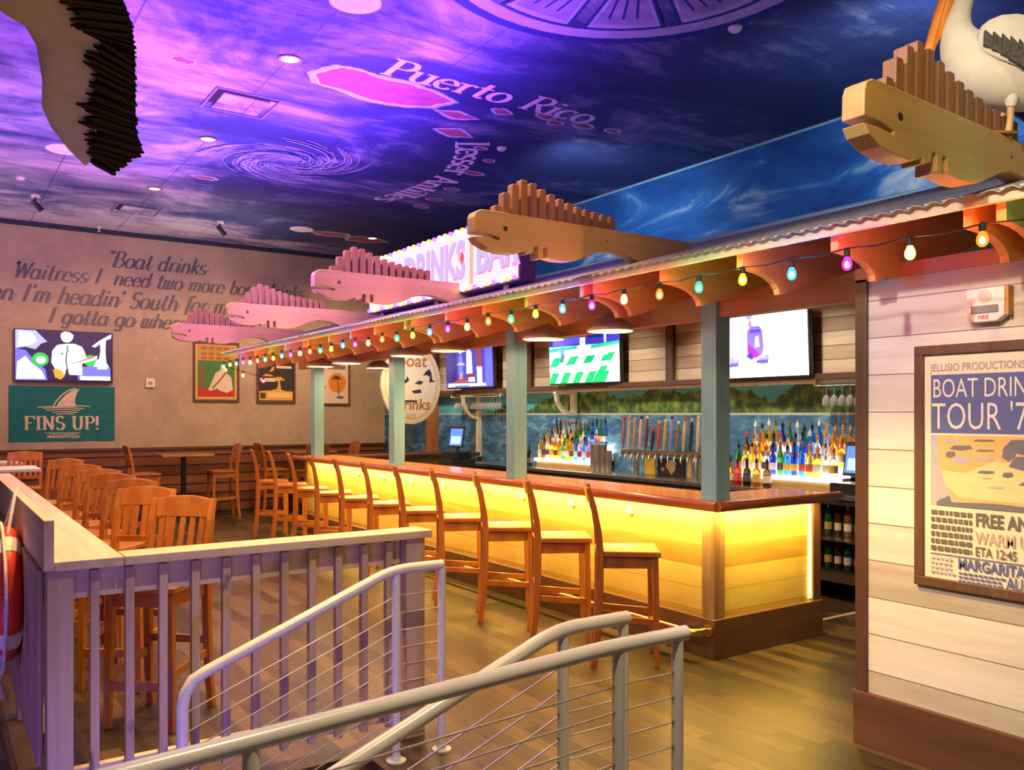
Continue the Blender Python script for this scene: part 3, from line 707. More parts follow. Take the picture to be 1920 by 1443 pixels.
t = thing('sprinkler', 'tiny white sprinkler head at the far wall corner', 'sprinkler', (2.25, 15.1, CZ - .07))
MB().lathe([(0.03, 0.07), (0.03, .05), (.012, .045), (.012, 0), (.035, -.004), (.001, -.006)], seg=12).build('head', WHITEP, t)

# ---------------------------------------------------------------- lyrics and pictures on the far wall
SCRIPT = M('dark_script_paint', (0.10, 0.09, 0.10), 0.5)
b = Art((0, 15.298, 0), Ux, Uz)
pen_text(b, SCRIPT, '"Boat drinks', 2.38, 4.13, 0.265, thick=.20, thin=.04, shear=.34, serif=False, sx=.86, track=.02)
pen_text(b, SCRIPT, 'Waitress I  need two more boat drinks', 1.06, 3.83, 0.25, thick=.20, thin=.04, shear=.34, serif=False, sx=.86, track=.02)
pen_text(b, SCRIPT, "When I'm headin' South for my drinks", 0.33, 3.47, 0.275, thick=.20, thin=.04, shear=.34, serif=False, sx=.86, track=.02)
pen_text(b, SCRIPT, 'I gotta go where it', 1.52, 3.16, 0.245, thick=.20, thin=.04, shear=.34, serif=False, sx=.90, track=.03)
struct(tag(b.build('lettering', far), label='dark script song lyrics painted on the beige wall'))

def frame(mb, w, h, t, d):          # frame bars in local x (right), z (up), facing -y
    mb.box(-w / 2, w / 2, -d, 0, h / 2 - t, h / 2); mb.box(-w / 2, w / 2, -d, 0, -h / 2, -h / 2 + t)
    mb.box(-w / 2, -w / 2 + t, -d + .0004, 0, -h / 2 + t, h / 2 - t); mb.box(w / 2 - t, w / 2, -d + .0004, 0, -h / 2 + t, h / 2 - t)
    return mb

# television on the far wall: a guitarist on a stage
t = thing('television', 'wall television above the teal banner showing a white-shirted guitarist on stage', 'television', (1.775, 15.295, 2.63))
MB().box(-.70, .70, -.065, -.02, -.41, .405).build('case', BLACK, t, bevel=.006)
MB().box(-.2, .2, -.02, 0.0, -.15, .15).build('wall_mount', BLACK, t)
b = Art((-.685, -.0655, -.39), Ux, Uz, 1.37, .78)
b.rect(SCR((.012, .008, .05), .8), 0, 0, 1, 1)
b.poly(SCR((.30, .32, 1.0), 1.6), [(0, .62), (.0, 1), (.2, 1), (.32, .78), (.26, .74), (.2, .62), (.1, .66)])
b.poly(SCR((.85, .88, 1.0), 1.6), [(.02, .66), (.04, .98), (.17, .95), (.22, .78), (.14, .7)])
b.poly(SCR((.12, .12, .9), 1.6), [(0, 0), (0, .62), (.1, .6), (.18, .42), (.30, .22), (.32, 0)])
b.poly(SCR((.9, .9, 1.0), 1.7), [(.01, .02), (.02, .36), (.1, .48), (.16, .34), (.26, .2), (.3, .03)])
b.ell(SCR((.01, .45, .03), 1.3), .25, .42, .085, .14); b.ell(SCR((.4, 1.0, .5), 1.6), .255, .41, .05, .08)
b.ell(SCR((.02, .5, .05), 1.2), .77, .42, .07, .12)
b.poly(SCR((.14, .14, .9), 1.4), [(.64, .02), (.62, .28), (.82, .32), (.98, .3), (.99, .02)])
b.poly(SCR((.55, .6, 1.0), 1.5), [(.84, .25), (.875, .62), (.87, .80), (.935, .86), (.93, .60), (.95, .25)])
b.poly(SCR((.55, .6, 1.0), 1.5), [(.78, .72), (.86, .84), (.97, .97), (.995, .99), (.99, .90), (.90, .82), (.82, .70)])
b.poly(SCR((.80, .82, 1.0), 1.5), [(.8, .3), (.84, .46), (.93, .42), (.97, .3)])
b.rect(SCR((1, 1, 1), 1.7), .66, .02, .98, .10)
b.poly(SCR((1, 1, .96), 1.9), [(.36, .36), (.37, .6), (.42, .72), (.5, .75), (.6, .76), (.68, .70), (.71, .58), (.73, .46), (.80, .43), (.84, .48), (.84, .53), (.78, .42), (.68, .36), (.68, .12), (.55, .12), (.52, .3), (.5, .12), (.4, .24)])
b.ell(SCR((1, .86, .78), 1.6), .52, .88, .06, .10); b.poly(SCR((1, 1, .98), 1.8), [(.455, .88), (.46, .96), (.5, 1.0), (.55, .99), (.59, .93), (.58, .86), (.56, .92), (.5, .94)])
b.poly(SCR((.9, .32, .02), 1.2), [(.375, .22), (.40, .06), (.46, .02), (.5, .1), (.47, .2), (.42, .24)]); b.poly(SCR((.5, .1, .02), 1.0), [(.42, .24), (.46, .27), (.80, .52), (.81, .49)])
b.line(SCR((.02, .1, .1), .8), [(.53, .72), (.51, .4), (.54, .1)], .02); b.ell(SCR((.1, .4, .2), 1.0), .47, .55, .015, .03); b.ell(SCR((.1, .4, .25), 1.0), .53, .6, .015, .03)
b.build('screen', t, world=False)

# teal banner
t = thing('banner', 'teal fabric banner reading FINS UP with a shark fin, under the wall television', 'banner', (1.76, 15.297, 1.715))
bm_ = MB(); n = 24
for i in range(n):
    x0 = -.755 + 1.51 * i / n; x1 = -.755 + 1.51 * (i + 1) / n
    y0 = -.006 + .003 * math.sin(i * .8); y1 = -.006 + .003 * math.sin((i + 1) * .8)
    bm_.add([(x0, y0, -.44), (x1, y1, -.44), (x1, y1, .44), (x0, y0, .44), (x0, y0 + .002, -.44), (x1, y1 + .002, -.44), (x1, y1 + .002, .44), (x0, y0 + .002, .44)],
            [(0, 1, 2, 3), (4, 7, 6, 5), (0, 4, 5, 1), (3, 2, 6, 7)])
bm_.build('cloth', M('teal_cloth', (0.005, 0.155, 0.155), 0.8), t)
b = Art((0, -.012, 0), Ux, Uz); FP = M('pale_peach_print', (0.70, 0.56, 0.42), 0.8)
pen_text(b, FP, 'FINS UP!', -.555, -.255, .215, thick=.19, thin=.07, sx=1.0, track=.0)
b.poly(FP, [(-.10, .11), (-.06, .19), (.02, .29), (.12, .37), (.235, .405), (.19, .32), (.165, .22), (.175, .15), (.20, .11)])
b.line(FP, [(-.145, .11), (-.10, .20), (-.02, .30), (.08, .375), (.18, .405)], .02)
for (x0, x1, z) in ((-.36, -.05, .10), (.10, .38, .115), (-.28, .30, .085), (-.24, .24, .055), (-.16, .20, .02), (-.10, .14, -.01)):
    b.line(FP, [(x0, z), (x0 * .5 + x1 * .5, z + .012), (x1, z)], .014)
for (x0, x1, z) in ((-.26, .25, -.305), (-.2, .2, -.328)):
    b.line(FP, [(x0 + (x1 - x0) * i / 12, z + .007 * (-1) ** i) for i in range(13)], .010)
b.text(FP, 'MARGARITAVILLE', 0, -.385, .058, align='CENTER', bold=.002)
b.build('print', t, world=False)

# three framed posters on the far wall
def far_poster(x, z, w_, h_, label):
    t = thing('framed_poster', label, 'poster', (x, 15.298, z), group='framed posters on the far wall')
    frame(MB(), w_, h_, .035, .035).build('frame', FRAMEW, t, bevel=.003)
    MB().box(-w_ / 2 + .02, w_ / 2 - .02, -.012, 0, -h_ / 2 + .02, h_ / 2 - .02).build('backing', INK((.62, .52, .36)), t)
    return t, Art((-w_ / 2 + .035, -.0125, -h_ / 2 + .035), Ux, Uz, w_ - .07, h_ - .07)
t, b = far_poster(4.15, 2.45, .79, 1.04, 'framed poster with green field, red base and pale seated guitarist, left on far wall')
YE = INK((.62, .42, .10)); b.rect(YE, 0, 0, 1, 1)
b.rect(INK((.05, .22, .04)), .06, .05, .94, .70); b.rect(INK((.42, .32, .05)), .06, .70, .94, .97)
b.poly(INK((.48, .03, .015)), [(.06, .05), (.06, .22), (.3, .2), (.55, .16), (.94, .22), (.94, .05)])
b.poly(INK((.22, .12, .03)), [(.10, .15), (.12, .6), (.2, .62), (.22, .2)])
b.poly(INK((.74, .62, .42)), [(.30, .17), (.42, .36), (.48, .48), (.58, .52), (.62, .60), (.72, .58), (.72, .50), (.86, .40), (.90, .18), (.75, .12), (.6, .16), (.5, .2), (.4, .16)])
b.ell(INK((.66, .50, .34)), .66, .60, .06, .05); b.line(INK((.25, .15, .06)), [(.40, .2), (.58, .34), (.76, .52)], .03)
for z in (.92, .82, .74):
    for k in range(4): b.rect(INK((.50, .07, .02)), .14 + k * .18, z - .018, .14 + k * .18 + .13, z + .025)
b.build('print', t, world=False)
t, b = far_poster(5.22, 2.32, .72, .82, 'framed black and gold poster with a palm tree, middle of the far wall')
b.rect(INK((.025, .018, .015)), 0, 0, 1, 1); GO = INK((.66, .38, .06))
b.poly(GO, [(.02, .02), (.02, .24), (.3, .26), (.98, .24), (.98, .02)]); b.rect(INK((.06, .04, .02)), .05, .06, .2, .2); b.rect(INK((.80, .56, .16)), .26, .09, .94, .21)
b.poly(GO, [(.30, .25), (.52, .3), (.56, .42), (.54, .5), (.6, .5), (.62, .4), (.64, .28), (.78, .25)])
for q in (20, 60, 110, 150, 175): b.line(GO, [(.57, .5), (.57 + .10 * math.cos(R(q)), .5 + .08 * math.sin(R(q)) + .02), (.57 + .17 * math.cos(R(q)), .48 + .08 * math.sin(R(q)))], .035)
b.rect(INK((.70, .58, .44)), .04, .47, .48, .56); b.poly(GO, [(.10, .6), (.2, .66), (.36, .64), (.44, .6)])
b.poly(GO, [(.3, .70), (.42, .74), (.46, .84), (.38, .82)]); b.rect(INK((.74, .62, .50)), .5, .80, .94, .86)
b.build('print', t, world=False)
t, b = far_poster(6.33, 2.29, .66, .82, 'framed cream poster with orange disc and dark palm, right on far wall')
b.rect(INK((.76, .62, .48)), 0, 0, 1, 1); b.ell(INK((.72, .26, .02)), .62, .52, .30, .25)
b.line(INK((.10, .05, .03)), [(.64, .60), (.66, .4), (.68, .2)], .018)
for q in (0, 40, 85, 130, 175): b.line(INK((.07, .04, .03)), [(.60, .62), (.60 + .10 * math.cos(R(q)), .64 + .06 * math.sin(R(q))), (.60 + .15 * math.cos(R(q)), .60 + .04 * math.sin(R(q)))], .03)
b.ell(INK((.12, .09, .13)), .72, .15, .13, .035)
for k in range(5): b.rect(INK((.42, .30, .34)), .06, .1 + k * .13, .10 + .06 * (k % 3), .17 + k * .13)
b.rect(INK((.25, .16, .14)), .3, .86, .9, .96)
b.build('print', t, world=False)

t = thing('thermostat', 'small white square control box on the beige wall left of the posters', 'control box', (3.06, 15.30, 2.23))
MB().box(-.07, .07, -.035, 0, -.075, .075).build('housing', WHITEP, t, bevel=.008)
MB().box(-.035, .035, -.04, -.0355, -.03, .03).build('display', M('grey_display', (.35, .30, .26), .4), t)

# ================================================================ railing, ledge and stools on the left
FY = 4.05
t = thing('wooden_railing', 'wooden bar-height railing with ledge top, plank side and square balusters', 'railing', (0.45, FY, 0))
MB().box(.40, .50, FY - .045, FY + .055, -.38, 1.05).build('corner_post', FENCEW, t, bevel=.004, world=True)
MB().box(2.06, 2.17, FY - .05, FY + .06, 0, 1.05).build('end_post', FENCEW, t, bevel=.004, world=True)
MB().box(.505, 2.055, FY + .015, FY + .055, .915, 1.05).build('top_apron', CAPW, t, bevel=.002, world=True)
MB().box(.505, 2.055, FY + .015, FY + .055, .09, .185).build('bottom_rail', CAPW, t, bevel=.002, world=True)
for i in range(11):
    x = .585 + i * .1392
    MB().box(x - .018, x + .018, FY - .022, FY + .0145, .075, 1.035).build('baluster', FENCEW, t, bevel=.002, world=True)
MB().box(.695, 2.20, FY - .075, FY + .10, 1.05, 1.09).build('cap_rail', CAPW, t, bevel=.004, world=True)
MB().box(.425, .69, FY - .075, 10.3, 1.05, 1.09).build('ledge_top', CAPWY, t, bevel=.004, world=True)
MB().box(.385, .424, FY - .08, 10.3, 1.055, 1.265).build('backboard', CAPWY, t, bevel=.003, world=True)
y = FY + .06; k = 0
while y < 10.2:
    MB().box(.375, .398, y, y + .125, .21, 1.04).build('side_plank', FENCEW, t, bevel=.002, world=True); y += .137; k += 1
for y in (5.5, 7.0, 8.5, 10.0): MB().box(.40, .49, y - .045, y + .045, 0, 1.05).build('post', FENCEW, t, bevel=.003, world=True)
MB().box(.40, .44, FY + .06, 10.2, .90, 1.04).build('side_rail', CAPWY, t, world=True)
MB().box(.40, .44, FY + .06, 10.2, .25, .35).build('side_rail', CAPWY, t, world=True)

# life ring on the plank side of the railing
t = thing('life_ring', 'red life ring with white bands and rope hanging on the plank railing', 'life ring', (.318, 5.05, .79))
rr = .285; tor = []
for i in range(41):
    a_ = 2 * math.pi * i / 40; tor.append((0, rr * math.cos(a_), rr * math.sin(a_)))
MB().tube(tor, .056, 16, caps=False).build('ring', REDR, t, smooth=True)
for q in (35, 125, 215, 305):
    MB().tube([(0, rr * math.cos(R(q + d)), rr * math.sin(R(q + d))) for d in (-9, -3, 3, 9)], .0585, 16).build('band', M('white_band', (.78, .74, .70), .6), t, smooth=True)
rp_ = []
for i in range(49):
    q = 360 * i / 48; s_ = abs(math.sin(R(2 * (q - 35)))); rad = rr + .058 + .035 * s_
    rp_.append((-.02, rad * math.cos(R(q)), rad * math.sin(R(q)) - .02 * s_))
MB().tube(rp_, .008, 6, caps=False).build('rope', ROPE, t, smooth=True)
MB().tube([(0, -.12, .30), (.04, -.02, .50), (.055, 0, .53), (.04, .03, .49), (0, .12, .30)], .008, 6).build('hanging_rope', ROPE, t)
MB().tube([(-.03, -.20, -.26), (-.03, -.10, -.38), (-.03, -.04, -.44), (-.02, -.12, -.50)], .010, 6).build('rope_tail', ROPE, t)

# ---------------------------------------------------------------- bar stools
def leg_rear(s_):
    return MB().sweep([(-.235, s_ * .19, 0), (-.205, s_ * .187, .22), (-.192, s_ * .184, .50), (-.190, s_ * .182, .76), (-.200, s_ * .182, .90), (-.232, s_ * .182, 1.08), (-.270, s_ * .182, 1.205)],
                      [(.022, .019), (.022, .019), (.024, .02), (.025, .02), (.022, .019), (.019, .018), (.015, .016)], (0, 1, 0))
def make_stool(label, group):
    t = thing('bar_stool', label, 'stool', group=group)
    st = MB(); n = 8; rows = []
    for i in range(n + 1):
        for j in range(n + 1):
            x = -.215 + .43 * i / n; y = -.215 + .43 * j / n; y *= 1 - .10 * (1 - i / n)
            u = (i / n - .5) * 2; v = (j / n - .5) * 2
            z = .775 - .014 * (1 - v * v) * (1 - u * u) + .004 * v * v
            rows.append((x, y, z))
    low = [(x, y, .742) for x, y, z in rows]; N = (n + 1) ** 2; fs = []
    for i in range(n):
        for j in range(n):
            q = (i * (n + 1) + j, i * (n + 1) + j + 1, (i + 1) * (n + 1) + j + 1, (i + 1) * (n + 1) + j)
            fs.append(q); fs.append(tuple(N + k for k in q[::-1]))
    edge = [i * (n + 1) for i in range(n)] + [n * (n + 1) + j for j in range(n)] + [(n - i) * (n + 1) + n for i in range(n)] + [n - j for j in range(n)]
    for k in range(len(edge)):
        p, q = edge[k], edge[(k + 1) % len(edge)]; fs.append((p, q, N + q, N + p))
    st.add(rows + low, fs).build('seat', STOOLW, t, bevel=.006, smooth=True)
    for s_ in (-1, 1):
        leg_rear(s_).build('leg', STOOLW, t, bevel=.004)
        MB().sweep([(.19, s_ * .185, 0), (.185, s_ * .18, .40), (.178, s_ * .172, .742)], [(.017, .017), (.02, .02), (.022, .022)], (0, 1, 0)).build('leg', STOOLW, t, bevel=.004)
        MB().bar((-.19, s_ * .176, .70), (.175, s_ * .168, .70), .02, .075).build('apron', STOOLW, t, bevel=.002)
        MB().bar((-.20, s_ * .184, .33), (.185, s_ * .178, .30), .02, .045).build('stretcher', STOOLW, t, bevel=.003)
    MB().bar((.178, -.168, .70), (.178, .168, .70), .02, .075).build('apron', STOOLW, t, bevel=.002)
    MB().bar((-.19, -.176, .70), (-.19, .176, .70), .02, .075).build('apron', STOOLW, t, bevel=.002)
    MB().bar((.185, -.178, .24), (.185, .178, .24), .028, .05).build('footrest', STOOLW, t, bevel=.003)
    MB().bar((-.20, -.184, .40), (-.20, .184, .40), .02, .045).build('stretcher', STOOLW, t, bevel=.003)
    cr = []; n = 12; vs = []
    for i in range(n + 1):
        v = (i / n - .5) * 2; y = v * .175; bow = -.022 * (1 - v * v); top = 1.200 + .022 * (1 - v * v); bot = 1.100
        xt = -.272 + bow; xb = -.243 + bow
        vs.append([(xb + .012, y, bot), (xt + .010, y, top), (xt - .010, y, top), (xb - .012, y, bot)])
    MB().loft(vs).build('top_rail', STOOLW, t, bevel=.003)
    MB().bar((-.203, -.17, .885), (-.203, .17, .885), .018, .04).build('back_rail', STOOLW, t, bevel=.002)
    for k in range(5):
        y = -.125 + .0625 * k; bow = -.02 * (1 - (y / .175) ** 2)
        MB().sweep([(-.205, y, .90), (-.225 + bow * .6, y, 1.02), (-.242 + bow, y, 1.105)], (.005, .017), (0, 1, 0)).build('back_slat', STOOLW, t, bevel=.001)
    return t
G1 = 'stools at the lit bar front'; G2 = 'stools along the railing ledge'
YAW1 = R(-38)
def stool_at(near_back, yaw):           # position of the stool centre from its nearest rear leg
    x, y = near_back
    c, s_ = math.cos(yaw), math.sin(yaw); lx, ly = .19, .19
    return (x + lx * c - ly * s_, y + lx * s_ + ly * c, 0)
proto = make_stool('honey wood bar stool at the glowing bar front, nearest the bar corner', G1)
proto.location = stool_at((3.735, 4.42), YAW1); proto.rotation_euler = (0, 0, YAW1)
for i in range(1, 11):
    yw = R((-40.5, -36, -33, -30.5, -28, -26, -24, -22.5, -21, -20, -19)[i] + 3.5 + random.uniform(-1, 1))
    s_ = copy_tree(proto, stool_at((3.75, 4.42 + .73 * i), yw), yw, 'honey wood bar stool at the glowing bar front, %s from the near bar corner' % ORD[i])
for i, (x, y, yw) in enumerate(((1.06, 5.06, -133), (1.03, 5.86, -128), (1.07, 6.66, -131), (1.06, 7.40, -129), (1.07, 8.10, -131), (1.03, 8.92, -132), (1.06, 10.25, -130))):
    s_ = copy_tree(proto, (x, y, 0), R(yw), 'honey wood stool by the railing ledge, %s from the railing corner' % ('nearest and first' if i == 0 else ORD[i])); s_['group'] = G2

# high tables near the far wall, with stools
def high_table(x, y, w_, d_, label, top, rim=None):
    t = thing('high_table', label, 'table', (x, y, 0), group='high tables near the far wall')
    MB().box(-w_ / 2, w_ / 2, -d_ / 2, d_ / 2, 1.03, 1.07).build('tabletop', top, t, bevel=.006)
    MB().tube([(0, 0, .03), (0, 0, 1.03)], .04, 12).build('column', BLACK, t, smooth=True)
    MB().box(-.28, .28, -.28, .28, 0, .03).build('base_plate', BLACK, t, bevel=.004)
    return t
TT = WOOD('table_top_wood', (.22, .10, .04), (.36, .17, .07), 'x', .25, 4, coat=.4)
PT = M('pale_laminate', (.66, .62, .58), .35)
high_table(3.40, 14.45, .80, .75, 'dark wooden high table against the far wall, below the framed green poster', TT)
high_table(5.50, 14.45, .80, .75, 'dark wooden high table against the far wall, behind the bar end', TT)
high_table(.50, 11.75, 1.15, .75, 'pale edged high table past the end of the railing ledge', PT)
high_table(.42, 13.35, 1.20, .75, 'pale edged high table at far left, behind another pale table', PT)
G3 = 'stools at the far tables'
for x, y, yw, lb in ((2.80, 14.45, 0, 'honey wood stool left of the far table, facing right, below the banner side'),
                     (4.02, 14.45, 180, 'honey wood stool right of the far table, facing left, below the green poster'),
                     (4.88, 14.45, 0, 'honey wood stool left of the table behind the bar stools'),
                     (6.15, 14.45, 180, 'honey wood stool beyond the bar end, facing left, below the orange disc poster'),
                     (5.30, 13.72, 90, 'honey wood stool with its back to the room, before the table behind the bar'),
                     (.98, 12.50, -100, 'honey wood stool behind the nearer pale table at far left'),
                     (.42, 12.52, -95, 'honey wood stool at left edge, behind the nearer pale table')):
    s_ = copy_tree(proto, (x, y, 0), R(yw), lb); s_['group'] = G3

# ---------------------------------------------------------------- entry handrails
def handrail(y, flat_x, z_top, slope, end_x, posts, label, low_drop, cables, loop=None):
    t = thing('handrail', label, 'handrail', (flat_x[1], y, 0), group='metal entry handrails')
    x1, x0 = flat_x; zf = lambda x: z_top - max(0, (x0 - x)) * slope
    path = [(x1, y, z_top)]
    for f in (.0, .25, .5, .75, 1.0):                     # soft bend where the rail turns downhill
        x = x0 + .09 - .18 * f; path.append((x, y, z_top - .18 * slope * .5 * f * f))
    xe = end_x
    if low_drop:
        path += [(xe + .10, y, zf(xe + .10)), (xe + .045, y, zf(xe + .05) - .008), (xe + .012, y, zf(xe) - .04), (xe, y, zf(xe) - .10), (xe, y, low_drop)]
    else: path += [(xe, y, zf(xe))]
    MB().tube(path, .0255, 16).build('top_rail', PIPE, t, smooth=True, world=True)
    for x in posts:
        z0 = 0.0 if x > 1.80 else (-.38)
        MB().tube([(x, y, z0), (x, y, zf(x) - .012)], .021, 14).build('post', PIPE, t, smooth=True, world=True)
        MB().lathe([(.05, 0), (.05, .008), (.028, .014), (.0215, .03)], (x, y, z0), 18).build('base_flange', PIPE, t, smooth=True, world=True)
    xa = posts[-1] if not low_drop else xe
    for k in range(cables):
        dz = .13 + .085 * k; ps = [(x1 - .012, y, z_top - dz), (posts[1], y, z_top - dz)]
        ps.append((xa, y, zf(xa) - dz - (z_top - zf(posts[1])) * 0))
        MB().tube(ps, .0032, 6).build('cable', CABLE, t, world=True)
    for x in posts[:2]:
        for k in range(cables if y < 3 else 0):
            MB().tube([(x - .0235, y, z_top - .13 - .085 * k), (x - .0195, y, z_top - .13 - .085 * k)], .006, 8).build('cable_fitting', M('dark_grommet', (.15, .13, .12), .5), t, world=True)
    return t
handrail(3.78, (2.15, 1.87), .94, .39, .885, (2.146, 1.89), 'grey pipe stair handrail beside the wooden railing, with steel cables', -.38, 8, None)
handrail(2.40, (2.16, 1.83), .94, .375, .2, (2.14, 1.857, .9, .22), 'grey pipe stair handrail in the middle, between the two other handrails', None, 8)
handrail(2.12, (2.18, 1.80), .94, .045, -1.6, (2.14, 1.87, .66, -.6, -1.58), 'long grey pipe ramp handrail nearest the viewer, crossing the other rail', None, 8)

# ================================================================ the bar
BY0, BY1 = 3.90, 12.0
t = thing('bar_counter', 'long wooden bar with glowing yellow front panels and dark base', 'bar', (4.48, 4.085, 0))
MB().box(4.48, 4.56, 4.085, 11.95, 0, .275).build('base', BASEW, t, bevel=.004, world=True)
MB().box(4.5601, 5.69, 4.085, 4.16, 0, .275).build('base', WOOD('dark_skirting_x', (0.075, 0.030, 0.014), (0.14, 0.062, 0.03), 'x', 0.5, 4), t, bevel=.004, world=True)
MB().box(4.53, 4.57, 4.15, 11.93, .275, 1.05).build('front_panel', BARPLANK, t, world=True)
MB().box(4.61, 5.60, 4.135, 4.17, .275, 1.05).build('end_panel', BARPLANKX, t, world=True)
CORNW = WOOD('corner_board_wood', (0.17, 0.085, 0.03), (0.30, 0.17, 0.07), 'z', 0.5, 5)
MB().box(4.505, 4.53, 4.13, 4.225, .275, 1.05).build('corner_board', CORNW, t, bevel=.003, world=True)
MB().box(4.505, 4.61, 4.105, 4.13, .275, 1.05).build('corner_board', CORNW, t, bevel=.003, world=True)
MB().box(5.60, 5.69, 4.105, 4.18, .275, 1.05).build('end_board', DARKW, t, bevel=.003, world=True)
LEDM = EMIT('led_strip', (1.0, .62, .10), 9.0)
MB().box(5.575, 5.595, 4.122, 4.134, .29, 1.03).build('led_strip', LEDM, t, world=True)
MB().box(4.40, 4.43, 4.1, 11.8, 1.040, 1.049).build('led_strip', LEDM, t, world=True)
MB().box(4.62, 5.59, 4.005, 4.03, 1.040, 1.049).build('led_strip', LEDM, t, world=True)
tp = MB(); tp.box(4.36, 4.98, 3.95, 11.95, 1.055, 1.105); tp.box(4.98, 5.66, 3.95, 4.50, 1.055, 1.105)
tp.build('counter_top', BARTOP, t, world=True)
MB().tube([(4.345, 11.95, 1.082), (4.345, 3.935, 1.082)], .036, 14).build('top_rail', BARRAIL, t, smooth=True, world=True)
MB().tube([(4.345, 3.935, 1.082), (5.67, 3.935, 1.082), (5.70, 3.95, 1.082)], .036, 14).build('top_rail', WOOD('bar_rail_mahogany_x', (0.34, 0.085, 0.02), (0.48, 0.15, 0.04), 'x', 0.2, 5, coat=.5), t, smooth=True, world=True)
fr_ = [(4.335, 11.8, .20), (4.335, 4.30, .20), (4.335, 4.20, .20), (4.345, 4.155, .20), (4.38, 4.135, .20), (4.475, 4.135, .20)]
MB().tube(fr_, .025, 12).build('foot_rail', BRASS, t, smooth=True, world=True)
for y in (4.3, 5.6, 7.0, 8.4, 9.8, 11.2):
    MB().tube([(4.335, y, .20), (4.478, y, .20)], .013, 10).build('foot_rail_bracket', BRASS, t, smooth=True, world=True)
MB().lathe([(.045, 0), (.045, .012), (.03, .016)], (4.464, 4.135, .2), 18, 'x').build('rail_flange', BRASS, t, smooth=True, world=True)
for i in range(8):
    y = 4.98 + .73 * i
    m = MB(); m.box(4.500, 4.529, y - .03, y + .03, .925, .95); m.box(4.500, 4.510, y - .03, y + .03, .95, .975)
    m.build('purse_hook', M('pale_hook', (.62, .50, .26), .4), t, bevel=.003, world=True)
bi = MB(); bi.box(4.90, 4.94, 4.3, 11.8, .0, 1.05); bi.build('back_panel', DARKIN, t, world=True)

t = thing('bar_return', 'far end bar counter with dark edge running to the mural wall', 'bar', (5.8, 11.6, 0))
MB().box(4.99, 7.2, 11.45, 11.98, 1.05, 1.105).build('counter_top', DARKWY, t, bevel=.008, world=True)
MB().box(4.99, 7.2, 11.60, 11.90, 0, 1.05).build('cabinet', WOOD('lit_cabinet', (.50, .30, .08), (.70, .46, .16), 'x', .4, 4), t, world=True)
MB().box(4.99, 7.2, 11.902, 11.95, .28, 1.05).build('front_panel', BARPLANKX, t, world=True)

# under-bar sinks behind the wooden top
t = thing('underbar_station', 'stainless steel sink station behind the wooden bar top', 'sink station', (5.2, 7.6, 0))
m = MB(); m.box(4.99, 5.45, 4.62, 11.3, .80, .84); m.box(4.99, 5.02, 4.62, 11.3, .84, 1.0)
m.build('worktop', STEEL, t, world=True)
for y in (4.7, 6.3, 7.9, 9.5, 11.2): MB().box(5.05, 5.40, y - .02, y + .02, 0, .80).build('leg', STEEL, t, world=True)
for y0, y1 in ((5.0, 6.2), (6.5, 7.7), (8.1, 9.3)):
    MB().box(5.08, 5.40, y0, y1, .55, .799).build('basin', STEEL, t, world=True)
for i in range(14):
    y = 5.0 + .42 * i + random.uniform(-.1, .1)
    c = random.choice([((.8, .5, .08), 'amber'), ((.75, .72, .66), 'clear'), ((.12, .28, .06), 'green'), ((.7, .1, .06), 'red')])
    j = thing('garnish_jar', 'small %s garnish jar on the steel station, %s from the near end' % (c[1], ORD[i]), 'jar', (5.2, y, .84), group='garnish jars on the steel station')
    MB().lathe([(.035, 0), (.04, .02), (.04, .09), (.032, .10), (.001, .101)], seg=12).build('body', M('jar_' + c[1], c[0], .15), j, smooth=True)
    MB().lathe([(.034, .1012), (.034, .12), (.001, .122)], seg=12).build('lid', STEEL, j)

# back bar counter, bottle cooler
t = thing('back_counter', 'steel topped back bar counter below the mural', 'counter', (7.05, 7.8, 0))
MB().box(6.75, 7.395, 4.3, 11.2, .93, .975).build('worktop', STEEL, t, bevel=.004, world=True)
MB().box(6.80, 7.39, 5.75, 11.2, .10, .93).build('cabinet', DARKIN, t, world=True)
for y in (6.4, 7.6, 8.8, 10.0): MB().box(6.785, 6.7995, y - .55, y + .55, .14, .90).build('door', M('dark_cooler_door', (.03, .028, .026), .25), t, bevel=.004, world=True)
t = thing('bottle_cooler', 'open fronted bottle cooler under the back counter beside the poster wall', 'cooler', (7.05, 4.9, 0))
m = MB(); m.box(6.80, 7.38, 4.2, 4.24, .10, .925); m.box(6.80, 7.38, 5.68, 5.72, .10, .925); m.box(7.34, 7.38, 4.24, 5.68, .10, .925); m.box(6.80, 7.34, 4.24, 5.68, .88, .925); m.box(6.80, 7.34, 4.24, 5.68, .20, .24)
m.build('cabinet', DARKIN, t, world=True)
MB().box(6.785, 6.80, 4.2, 5.72, .18, .26).build('kick_rail', STEEL, t, world=True)
MB().box(6.82, 7.33, 4.25, 5.67, .54, .555).build('shelf', STEEL, t, world=True)

